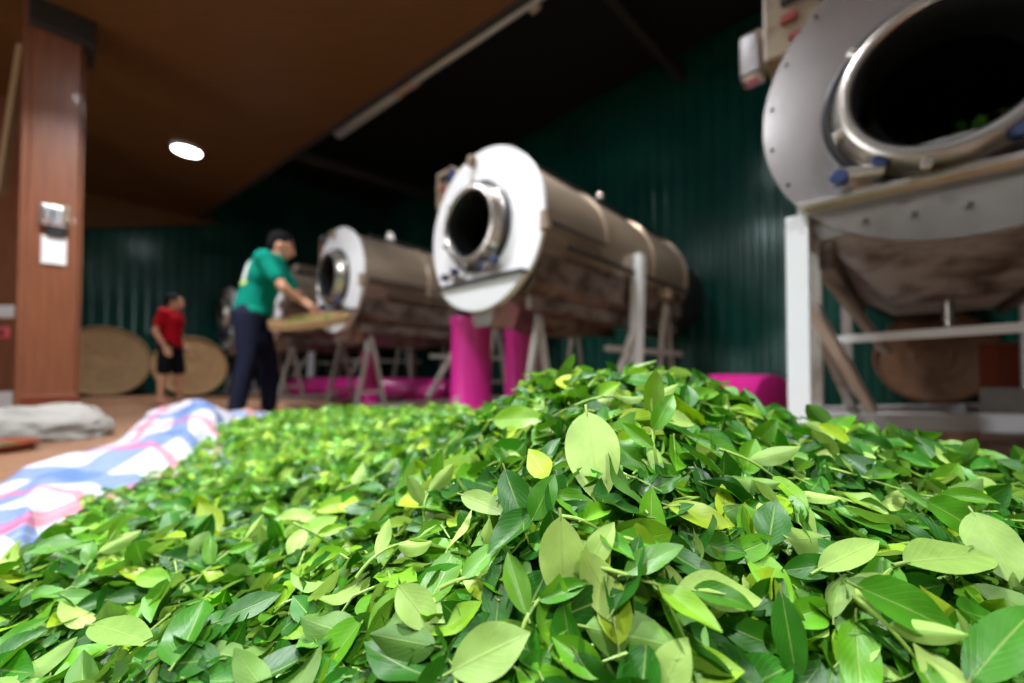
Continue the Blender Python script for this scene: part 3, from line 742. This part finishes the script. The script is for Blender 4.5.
man, shirt = person((mp.x,mp.y,0), radians(14), 1.05, J, 'teal', 'navy', False, 'person in a green T-shirt, dark trousers and black cap, leaning over a tray', cap=True, prints=True)
# back print on the shirt: disc emblem hugging the upper back
def backprint(parent, c, rx, rz_, m_, name, push):
    dg = bpy.context.evaluated_depsgraph_get(); me = shirt.data
    bm = bmesh.new(); bm.from_mesh(me); from mathutils.bvhtree import BVHTree; tr_ = BVHTree.FromBMesh(bm); m = MB(); n = 14; rings = 6
    vs = []; 
    dirv = Vector((.80,.60,-.08)).normalized(); sx = dirv.cross(Vector((0,0,1))).normalized(); sz = sx.cross(dirv)
    for i in range(rings+1):
        for k in range(n):
            a = 2*pi*k/n; p = Vector(c)+sx*cos(a)*rx*i/rings+sz*sin(a)*rz_*i/rings-dirv*.5
            hit = tr_.ray_cast(p, dirv); q = hit[0] if hit[0] else p+dirv*.4
            vs.append(q-dirv*push)
    fs = []
    for i in range(rings):
        for k in range(n): k2 = (k+1)%n; fs.append((i*n+k,i*n+k2,(i+1)*n+k2,(i+1)*n+k))
    m.add(vs, fs).build(name, m_, parent, True); bm.free()
backprint(shirt, (.06,-.02,1.25), .075, .10, 'print_white', 'print', .004)
backprint(shirt, (.05,-.02,1.13), .06, .02, 'print_yellow', 'print', .004)
J2 = dict(pelvis=(0,0,.90), waist=(.0,0,1.05), chest=(.01,0,1.25), neck=(.02,0,1.42), head=(.045,0,1.535), lean=(.0,0,0), look=(.1,.10,0),
    shl=(.0,.15,1.355), shr=(-.01,-.15,1.355), ell=(.0,.20,1.10), elr=(-.09,-.215,1.09), wrl=(.08,.17,.90), wrr=(.03,-.215,.87),
    hand_l=(.5,-.1,-1), hand_r=(.35,.05,-1), up_l=(-.4,0,.3), up_r=(-.5,0,.2), th_l=(1,0,.3), th_r=(1,0,.3),
    hipl=(0,.09,.86), hipr=(0,-.09,.86), knl=(.06,.13,.47), knr=(-.03,-.10,.47), anl=(.06,.14,.085), anr=(-.06,-.11,.085))
mp = P(170,371,5.0)
person((mp.x,mp.y,0), radians(14), .82, J2, 'redcloth', 'blackcloth', True, 'person in a red shirt and black shorts standing with one arm down')

# ------------------------------------------------------------ the heap of tea leaves
ctl = [(512,683,.25),(100,683,.27),(950,683,.24),(300,683,.26),(740,683,.245),(0,690,.36),
 (590,460,.34),(565,560,.285),(400,600,.30),(720,590,.28),(480,520,.36),(690,500,.32),
 (590,369,.60),(680,376,.62),(635,369,.62),(545,382,.62),(505,402,.66),(520,422,.52),(620,415,.46),(720,430,.45),(760,405,.60),(860,432,.58),(940,450,.55),(1024,462,.52),
 (900,520,.36),(1000,600,.28),(1024,520,.38),(820,470,.44),(840,620,.27),
 (440,408,1.5),(350,408,2.1),(290,412,2.1),(470,420,.85),(400,450,.85),(250,475,.95),(180,500,.90),(300,560,.45),(150,600,.44),(40,590,.44),(0,580,.46),(110,494,.90),(215,448,1.5),(255,418,2.1),
 (400,500,.55),(320,440,1.4),(430,470,.62)]
cp = [tuple(P(*c)) for c in ctl]
cp += [(.15,.95,.27),(.5,.85,.24),(.9,.55,.16),(1.0,.2,.1),(.75,.62,.25),(0,.05,.16),(-.4,.05,.13),(.4,.05,.16),(-.7,.1,.08),(.1,1.4,.22),(-.6,2.5,.13),(-1.2,2.4,.1),(0,2.0,.14),(.55,1.2,.12),(-.8,.4,.14),(-1.4,1.6,.10),(-1.15,1.0,.10),(.75,.1,.14)]
cp = np.array(cp)
def tps(r2): return np.where(r2 > 1e-12, .5*r2*np.log(r2+1e-12), 0)
def fit(cp, lam):
    X = cp[:,:2]; n = len(X); r2 = ((X[:,None]-X[None])**2).sum(-1); K = tps(r2)+lam*np.eye(n)
    Q = np.c_[np.ones(n), X]; Amat = np.block([[K, Q],[Q.T, np.zeros((3,3))]]); return np.linalg.solve(Amat, np.r_[cp[:,2], 0,0,0]), X
co_, X_ = fit(cp, 2e-3)
def hz(x, y):
    x = np.asarray(x, float); y = np.asarray(y, float); sh = x.shape; q = np.c_[x.ravel(), y.ravel()]
    r2 = ((q[:,None]-X_[None])**2).sum(-1); z = tps(r2)@co_[:-3]+co_[-3]+q@co_[-2:]
    return z.reshape(sh)
edge = np.array([(-.45,-.05),(-.66,.25),(-.70,.46),(-1.02,.9),(-1.28,1.5),(-1.60,2.25),(-1.3,2.55),(-.6,2.7),(-.1,2.25),(.25,1.6),(.85,1.15),(1.1,.7),(1.1,.2),(.7,-.05)])
def edge_dist(x, y):
    """signed distance inside the heap outline (positive inside)"""
    q = np.stack([x, y], -1); d = np.full(x.shape, 1e9); ins = np.zeros(x.shape, bool); n = len(edge)
    for i in range(n):
        a = edge[i]; b = edge[(i+1) % n]; ab = b-a; t = np.clip(((q-a)@ab)/(ab@ab), 0, 1); pr = a+t[...,None]*ab
        d = np.minimum(d, np.linalg.norm(q-pr, axis=-1))
        c = ((a[1] > y) != (b[1] > y)) & (x < (b[0]-a[0])*(y-a[1])/(b[1]-a[1]+1e-12)+a[0]); ins ^= c
    return np.where(ins, d, -d)
def heap(x, y):
    d = edge_dist(x, y); s = np.clip(d/.10, 0, 1); s = s*s*(3-2*s)
    base = np.maximum(hz(x, y), .06)
    lump = .008*np.sin(x*23+1.3)*np.cos(y*19+.4)+.006*np.sin(x*41+y*37)
    return .012+(base+lump-.03)*s
# solid core
gx = np.arange(-1.6,1.2,.03); gy = np.arange(-.1,2.8,.03); GX, GY = np.meshgrid(gx, gy, indexing='ij'); GZ = heap(GX, GY)-.020; D = edge_dist(GX, GY)
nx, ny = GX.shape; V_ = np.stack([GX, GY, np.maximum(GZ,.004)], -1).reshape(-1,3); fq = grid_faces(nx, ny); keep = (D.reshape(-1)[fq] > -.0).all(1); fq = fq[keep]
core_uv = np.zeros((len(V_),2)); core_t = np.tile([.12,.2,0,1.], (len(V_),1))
def scatter(n, xr, yr, dmin=.0):
    x = rng.uniform(*xr, n); y = rng.uniform(*yr, n); k = edge_dist(x, y) > dmin; return x[k], y[k]
def normals(x, y):
    e = .012; gx_ = (heap(x+e,y)-heap(x-e,y))/(2*e); gy_ = (heap(x,y+e)-heap(x,y-e))/(2*e)
    n = np.stack([-gx_, -gy_, np.ones_like(x)], -1); return n/np.linalg.norm(n, axis=1)[:,None]
camp = np.array([0,0,H])
def infront(pos, lim=.17): return np.linalg.norm(pos-camp, axis=1) > lim
def visible_box(pos, pad=.15):
    d = pos-camp; y = np.maximum(d[:,1], .05); return (d[:,1] > .05) & (np.abs(d[:,0]/y) < 1.27+pad) & (d[:,2]/y > -.85-pad)
meshes = []
def cloud(n, xr, yr, lay, Lr, nu, nv, tilt=.55, lo=0, hi=1, pw=1.4):
    x, y = scatter(n, xr, yr, .01); z = heap(x, y)+rng.uniform(lay[0], lay[1], len(x)); pos = np.stack([x,y,z],-1)
    k = infront(pos) & visible_box(pos); pos = pos[k]; x = x[k]; y = y[k]; m = len(x)
    L = rng.uniform(Lr[0], Lr[1], m)*(.75+.25*rng.random(m))
    R = frames(normals(x,y), rng.uniform(0,6.283,m), np.abs(rng.normal(0,tilt,m)), rng.uniform(0,6.283,m))
    return leaf_cloud('leaf_mass', pos, R, L, rand_tint(m, lo, hi, pw), nu, nv)
meshes.append(cloud(16000, (-1.55,1.1), (.95,2.75), (-.02,.022), (.035,.065), 5, 3, .65, .1, 1, 1.2))
meshes.append(cloud(7500, (-1.1,1.1), (.42,1.0), (-.03,.022), (.038,.072), 8, 5, .75, 0, 1, 1.7))
meshes.append(cloud(3800, (-.7,.75), (.12,.45), (-.034,.010), (.034,.066), 12, 5, .8, 0, 1, 1.7))
# small dark bits filling the gaps
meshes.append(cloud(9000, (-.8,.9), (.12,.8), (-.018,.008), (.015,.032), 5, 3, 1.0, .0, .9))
# merge clouds + core into one object
Vs=[V_]; Fs=[fq]; UVs=[core_uv]; Ts=[core_t]; off=len(V_)
for me in meshes:
    nv_ = len(me.vertices); a = np.empty(nv_*3, np.float32); me.vertices.foreach_get('co', a); Vs.append(a.reshape(-1,3))
    li = np.empty(len(me.loops), np.int32); me.loops.foreach_get('vertex_index', li); Fs.append(li.reshape(-1,4)+off)
    uvl = np.empty(len(me.loops)*2, np.float32); me.uv_layers[0].data.foreach_get('uv', uvl); u = np.zeros((nv_,2)); u[li] = uvl.reshape(-1,2); UVs.append(u)
    c = np.empty(nv_*4, np.float32); me.attributes['tint'].data.foreach_get('color', c); Ts.append(c.reshape(-1,4)); off += nv_
    bpy.data.meshes.remove(me)
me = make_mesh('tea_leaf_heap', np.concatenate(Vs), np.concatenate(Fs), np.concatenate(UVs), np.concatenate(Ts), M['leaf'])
ho = bpy.data.objects.new('tea_leaf_heap', me); COL.objects.link(ho)
tag(ho, 'wide heap of freshly picked green tea leaves spread over the checked sheet', 'tea leaves', kind='stuff')

# loose stems in the heap (one uncountable mass)
m = MB(); x, y = scatter(2600, (-.9,1.0), (.15,1.5), .02); z = heap(x, y)
nn = normals(x, y)
for i in range(len(x)):
    p = Vector((x[i],y[i],z[i]+random.uniform(-.006,.012)))
    if (p-Vector(camp)).length < .2: continue
    a = random.uniform(0,6.28); L = random.uniform(.02,.055); d = Vector((cos(a),sin(a),random.uniform(-.25,.4))); N_ = Vector(nn[i]); d = (d-N_*d.dot(N_)*.8).normalized(); b = N_*random.uniform(-.006,.01)
    m.tube([p-d*L/2, p+b, p+d*L/2], [.0012,.0011,.0007], 5, False)
so = m.build('tea_stem_mass', 'stemg', None, True, fixn=False); tag(so, 'pale green stalks strewn among the tea leaves of the heap', 'tea stalks', kind='stuff')

# individual leaves
def single_leaf(name, base, yv, zv, L, Wf, tint, bend=.4, fold=.3, wave=.06, twist=.2, parent=None, petiole=True, nu=16, nv=9, centre=False):
    yv = Vector(yv).normalized(); zv = Vector(zv); zv = (zv-yv*zv.dot(yv)).normalized(); xv = yv.cross(zv)
    v, uv = leaf_grid(nu, nv, L, L*Wf, bend, fold, wave, twist, random.uniform(0,6)); f = grid_faces(nu, nv)
    if centre: v = v-[0,L*.5,0]
    if petiole:
        # short stalk: four sided taper
        n0 = len(v); pr = .0011*L/.06; y0 = (-L*.5 if centre else 0); pv = []
        for yy, rr, zz in ((y0-.10*L,pr,.012*L),(y0,pr*.9,0),(y0+.5*L if abs(bend)<.02 else y0+.06*L,pr*.5,0)):
            for k in range(4): a = pi/2*k; pv.append((rr*cos(a), yy, zz+rr*sin(a)))
        v = np.r_[v, np.array(pv)]; uv = np.r_[uv, np.tile([.5,.5],(12,1))]
        pf = [[n0+i*4+k, n0+i*4+(k+1)%4, n0+(i+1)*4+(k+1)%4, n0+(i+1)*4+k] for i in range(2) for k in range(4)]; f = np.r_[f, np.array(pf)]
    me = make_mesh(name, v, f, uv, np.tile([*tint,0,1.],(len(v),1)), M['leaf'])
    o = bpy.data.objects.new(name, me); COL.objects.link(o)
    o.matrix_world = Matrix.Translation(Vector(base))@Matrix((xv,yv,zv)).transposed().to_4x4()
    if parent: o.parent = parent
    return o
cam = Vector((0,0,H))
def hit(px, py, clear=.027):
    for k in range(260):
        q = P(px,py,.16+.004*k)
        if q.z < float(heap(np.array([q.x]), np.array([q.y]))[0])+clear: return q
    return P(px,py,.62)
# leaves that stand out in the photograph: px,py,depth, length px, direction angle in picture (0=right,90=up; stalk->tip), width factor, tint, face(1 upper,-1 under), lean, label
heroes = [
 (593,457,.325,86,-82,.62,(.95,.8),-1,.25,'large pale leaf standing upright, tip down, right of the heap centre'),
 (562,562,.275,86,-88,.50,(1.,.9),-1,.35,'pale leaf pointing straight down below the large upright one'),
 (518,418,.42,48,5,.55,(.97,.85),1,.5,'yellow green leaf lying level at the crest left of the large upright leaf'),
 (516,500,.33,62,-70,.50,(.22,.5),1,.4,'dark green leaf left of the large upright pale leaf'),
 (543,497,.335,50,65,.52,(.55,.6),1,.5,'mid green leaf close left of the large upright pale leaf'),
 (484,503,.35,46,-20,.48,(.7,.4),-1,.5,'olive leaf with a brownish tint beside the dark green leaf'),
 (417,608,.27,54,-50,.62,(.75,.7),-1,.5,'broad pale leaf left of centre near the bottom'),
 (490,651,.255,84,28,.55,(.62,.6),-1,.5,'broad grey green leaf at the bottom centre'),
 (722,592,.262,84,-4,.46,(.85,.8),-1,.7,'pale narrow leaf lying flat right of centre near the bottom'),
 (676,418,.43,42,-12,.45,(.97,.9),-1,.6,'bright pale leaf right of the crest with a curled edge'),
 (772,522,.34,46,80,.66,(.25,.7),1,.3,'rounded dark green leaf right of centre'),
 (850,553,.31,68,28,.38,(.75,.7),-1,.5,'long pale leaf folded along its rib on the right slope'),
 (952,556,.285,92,8,.46,(.62,.5),-1,.7,'big soft focus grey green leaf on the right slope'),
 (995,548,.275,80,-58,.50,(.68,.6),-1,.6,'big soft focus leaf at the right edge'),
 (955,516,.33,62,-28,.55,(.6,.9),1,.6,'bright green leaf above the big soft focus leaf'),
 (915,610,.235,120,-22,.42,(.55,.6),1,.6,'long blurred green leaf at the lower right'),
 (1004,640,.225,110,50,.36,(.5,.5),1,.5,'blurred leaf in the lower right corner'),
 (790,640,.24,92,-80,.30,(.3,.6),1,.4,'long narrow leaf hanging down at the lower right'),
 (672,668,.24,66,65,.52,(.8,.6),-1,.5,'pale leaf at the bottom edge right of centre'),
 (250,606,.34,66,26,.34,(.3,.5),1,.6,'dark narrow leaf on the left slope'),
 (153,578,.42,30,-10,.62,(.92,.9),1,.5,'small yellow green leaf on the left slope'),
 (296,517,.44,36,5,.5,(.98,.9),-1,.6,'very pale small leaf on the left slope'),
 (297,541,.44,32,60,.5,(.95,.9),-1,.6,'very pale small leaf just below its twin on the left slope'),
 (120,630,.36,56,-10,.5,(.5,.5),-1,.6,'broad dull green leaf at the lower left'),
 (600,545,.30,52,60,.44,(.9,.8),-1,.5,'pale leaf leaning right of the leaf that points down'),
 (838,424,.50,54,38,.26,(.7,.7),1,.4,'narrow leaf rising sharply above the right crest'),
]
for (px,py,d,lp,ang,wf,ti,face,lean,lab) in heroes:
    ti = (ti[0]*.80, ti[1]*.7); a = radians(ang); ox = cos(a)*lp*.53; oy = -sin(a)*lp*.53
    hb = hit(px-ox, py-oy); ht = hit(px+ox, py+oy); hc = hit(px, py)
    dm = min(hc[1], (hb[1]+ht[1])/2)
    B = P(px-ox, py-oy, dm+(hb[1]-dm)*.45); T = P(px+ox, py+oy, dm+(ht[1]-dm)*.45)
    y_ = T-B; Lw = y_.length; c = (B+T)/2; view = (c-cam).normalized(); y_.normalize()
    nrm = (-view*(1-lean*.7)+Vector((0,0,1))*lean*.7).normalized(); z_ = nrm if face > 0 else -nrm
    o = single_leaf('tea_leaf', B, y_, z_, Lw, wf*(lp*1.06/F*dm)/Lw, ti, bend=(.22 if face > 0 else -.18), fold=.22*face, wave=.04, twist=.2)
    tag(o, lab, 'tea leaf', 'tea leaves on the surface of the heap')
# shoots: stem with leaves and bud
def shoot(px, py, ang, lp, lab, nl=3, bright=.8):
    best = .4
    for k in range(200):
        dd = .17+.005*k; q = P(px,py,dd)
        if q.z < float(heap(np.array([q.x]), np.array([q.y]))[0])+.024: best = dd; break
    c = P(px,py,best); L = lp/F*best; a = radians(ang); view = (c-cam).normalized(); rt = view.cross(Vector((0,0,1))).normalized(); upv = rt.cross(view)
    y_ = (rt*cos(a)+upv*sin(a)+view*.15).normalized(); z_ = (-view*.5+Vector((0,0,1))*.6); z_ = (z_-y_*z_.dot(y_)).normalized(); x_ = y_.cross(z_)
    r = empty('tea_shoot'); r.matrix_world = Matrix.Translation(c)@Matrix((x_,y_,z_)).transposed().to_4x4(); tag(r, lab, 'tea shoot', 'tea shoots on the heap')
    cur = random.uniform(-.25,.25); pt = lambda t: Vector((cur*L*(t*t-t)*1.6, L*(t-.5), .004*sin(t*5)))
    MB().tube([pt(i/8) for i in range(9)], [.0016-.0009*i/8 for i in range(9)], 8).build('stem', 'stemg', r, True)
    for i in range(nl):
        t = .35+.6*i/max(nl-1,1); s = 1 if i % 2 else -1; th = s*random.uniform(.5,.9) if i < nl-1 else random.uniform(-.2,.2)
        yv = Vector((sin(th),cos(th),random.uniform(-.1,.35))); LL = random.uniform(.030,.045)*(1 if i else 1.1)
        single_leaf('leaf', pt(t), yv, Vector((0,0,1 if random.random() < .6 else -1)), LL, random.uniform(.36,.46), (bright-random.random()*.35, random.random()), bend=random.uniform(-.2,.7), fold=random.uniform(.2,.8), parent=r, nu=12, nv=7)
    e = pt(1); MB().tube([e, e+Vector((0,.006,.001)), e+Vector((.001,.016,.003))], [.0012,.0018,.0003], 8).build('bud', 'stemg', r, True)
SH = [(390,555,28,70,'long pale shoot slanting up to the right left of centre'),(590,525,-12,60,'shoot whose stem crosses above the leaf that points down'),
 (640,575,-3,110,'shoot lying level right of centre near the bottom'),(655,440,95,60,'upright shoot right of the large upright pale leaf'),(535,610,60,60,'shoot rising at the bottom centre'),
 (470,580,12,60,'shoot between the two broad pale leaves near the bottom'),(325,540,-35,70,'shoot slanting down on the left slope'),(760,470,-25,80,'shoot on the right slope below the crest'),
 (880,480,-8,90,'shoot lying level on the upper right slope'),(900,640,-38,90,'blurred shoot at the lower right'),(220,560,40,60,'shoot on the lower left slope'),(610,400,10,70,'shoot at the crest above the large upright leaf'),
 (700,400,-10,60,'shoot along the crest to the right'),(360,480,20,50,'shoot midway up the left slope'),(95,560,60,40,'small shoot near the checked sheet'),(430,500,75,40,'short upright shoot left of the olive leaf')]
for s_ in SH: shoot(*s_)
# the other leaves that show largest: top layer, nearest to the camera
NI = 300-len(heroes); cand = []
x, y = scatter(9000, (-.65,.75), (.12,.7), .03); z = heap(x, y)+rng.uniform(.006,.016,len(x)); pos = np.stack([x,y,z],-1)
k = infront(pos,.19) & visible_box(pos,-.05); pos = pos[k]; nrm = normals(pos[:,0], pos[:,1]); chosen = []
order = rng.permutation(len(pos))
scr = lambda p: (CX+F*(p[0])/p[1], CY-F*(p[2]-H)/p[1])
taken = []
for i in order:
    u_, v_ = scr(pos[i]); dd = pos[i][1]
    if dd > .62 or not (0 < u_ < 1024 and 385 < v_ < 690): continue
    if any(abs(u_-a)**2+abs(v_-b)**2 < 19**2 for a, b in taken): continue
    if any(((u_-h_[0])**2+(v_-h_[1])**2) < (h_[3]*.42)**2 for h_ in heroes): continue
    taken.append((u_, v_)); chosen.append(i)
    if len(chosen) >= NI: break
for i in chosen:
    nv3 = Vector(nrm[i]); th = random.uniform(0,6.283); t1 = nv3.orthogonal().normalized(); t2 = nv3.cross(t1)
    tl = random.gauss(0,.45); yv = (t1*cos(th)+t2*sin(th)); zv = (nv3+Vector((random.gauss(0,.4),random.gauss(-.1,.4),0))).normalized()
    if random.random() < .32: zv = -zv
    L = random.uniform(.036,.060); ti = (random.random()**1.5, random.random())
    o = single_leaf('tea_leaf', pos[i], yv, zv, L, random.uniform(.42,.58), ti, bend=random.uniform(-.6,1.1), fold=random.uniform(.05,.7), wave=random.uniform(.02,.12), twist=random.uniform(-.6,.6), centre=True, nu=12, nv=7)
    tag(o, 'small green tea leaf lying loose on the near slope of the heap', 'tea leaf', 'tea leaves on the surface of the heap')

# ------------------------------------------------------------ the checked sheet
rows = [  # from far to near: points across from inside the heap outwards
 [(300,412,2.35),(252,414,2.45),(232,408,2.5),(205,404,2.5),(180,404,2.5),(160,408,2.5),(150,420,2.45)],
 [(300,430,1.9),(240,424,2.05),(222,412,2.1),(195,405,2.15),(168,406,2.2),(150,412,2.2),(140,436,2.1)],
 [(280,445,1.6),(222,436,1.75),(205,424,1.8),(182,415,1.9),(158,414,2.0),(143,422,2.05),(134,445,1.95)],
 [(260,480,1.2),(205,456,1.45),(185,444,1.5),(165,436,1.6),(140,434,1.7),(118,440,1.75),(106,453,1.75)],
 [(230,510,.95),(165,478,1.15),(145,462,1.22),(118,452,1.35),(92,450,1.45),(72,457,1.5),(58,466,1.5)],
 [(180,550,.72),(103,502,.90),(82,485,.98),(60,472,1.1),(34,470,1.2),(12,480,1.25),(-4,490,1.25)],
 [(120,600,.5),(45,545,.62),(22,522,.70),(-5,502,.82),(-40,500,.92),(-70,512,.98),(-90,525,1.0)],
 [(60,690,.38),(-30,610,.44),(-70,575,.5),(-120,550,.58),(-170,560,.66),(-220,590,.7),(-250,610,.7)],
]
G = np.array([[tuple(P(*c)) for c in r_] for r_ in rows])
def cat(a, n):
    """Catmull-Rom resample along axis 0"""
    m_ = len(a); out = []
    for t in np.linspace(0, m_-1-1e-6, n):
        i = int(t); f_ = t-i; p = [a[min(max(i+k,0),m_-1)] for k in (-1,0,1,2)]
        out.append(.5*((2*p[1])+(-p[0]+p[2])*f_+(2*p[0]-5*p[1]+4*p[2]-p[3])*f_**2+(-p[0]+3*p[1]-3*p[2]+p[3])*f_**3))
    return np.array(out)
NA, NB = 110, 56
G1 = cat(G, NA); G2 = np.transpose(cat(np.transpose(G1,(1,0,2)), NB),(1,0,2))
ss = np.linspace(0,1,NA)[:,None]; tt = np.linspace(0,1,NB)[None,:]
fold = .020*np.sin(tt*13+3.0*np.sin(ss*5))*np.sin(pi*np.clip(tt*1.1,0,1))*(1.15-ss*.6)+.008*np.sin(ss*21+tt*9)*np.sin(pi*tt)+.003*np.sin(ss*50+tt*31)
G2[:,:,2] = np.maximum(G2[:,:,2]+fold, .006)
G2[:,:,0] += .01*np.sin(ss*40+tt*12)
fq = grid_faces(NA, NB)
dl = np.zeros((NA,NB,2)); 
dl[1:,:,1] = np.cumsum(np.linalg.norm(np.diff(G2,axis=0),axis=-1),axis=0); dl[:,1:,0] = np.cumsum(np.linalg.norm(np.diff(G2,axis=1),axis=-1),axis=1)
tarpV = G2.reshape(-1,3); tarpUV = dl.reshape(-1,2)
# the flat part under the heap
hx = np.linspace(-1.45,1.3,50); hy = np.linspace(-.1,2.75,50); HX_, HY_ = np.meshgrid(hx, hy, indexing='ij')
dd_ = edge_dist(HX_, HY_); fl_ = np.stack([HX_, HY_, .003+0*HX_+np.where(HX_ > .6, np.clip(-dd_,0,.3)*.35, 0)], -1).reshape(-1,3)
f2 = grid_faces(50,50); f2 = f2[(dd_.reshape(-1)[f2] > -.14).all(1)]
me = make_mesh('checked_sheet', np.r_[tarpV, fl_], np.r_[fq, f2+len(tarpV)], np.r_[tarpUV, fl_[:,:2]], np.zeros((len(tarpV)+len(fl_),4)), M['tarp'])
o = bpy.data.objects.new('checked_sheet', me); COL.objects.link(o); tag(o, 'white woven plastic sheet with blue and pink checks under the leaf heap', 'plastic sheet')
sd = o.modifiers.new('t','SOLIDIFY'); sd.thickness = .0015; sd.offset = 1

# ------------------------------------------------------------ world, camera, view
w = bpy.data.worlds.new('World'); bpy.context.scene.world = w; w.use_nodes = True
w.node_tree.nodes['Background'].inputs[0].default_value = (.8,.9,1,1); w.node_tree.nodes['Background'].inputs[1].default_value = .02
cd = bpy.data.cameras.new('Camera'); co = bpy.data.objects.new('Camera', cd); COL.objects.link(co)
cd.sensor_width = 36; cd.lens = F/1024*36; cd.shift_y = (CY-341.5)/1024; cd.clip_start = .02
co.location = (0,0,H); co.rotation_euler = (pi/2+PITCH,0,0)
cd.dof.use_dof = True; cd.dof.focus_distance = .33; cd.dof.aperture_fstop = 2.3
sc = bpy.context.scene; sc.camera = co
sc.view_settings.view_transform = 'Standard'; sc.view_settings.look = 'None'; sc.view_settings.gamma = 1; sc.view_settings.exposure = 0.0
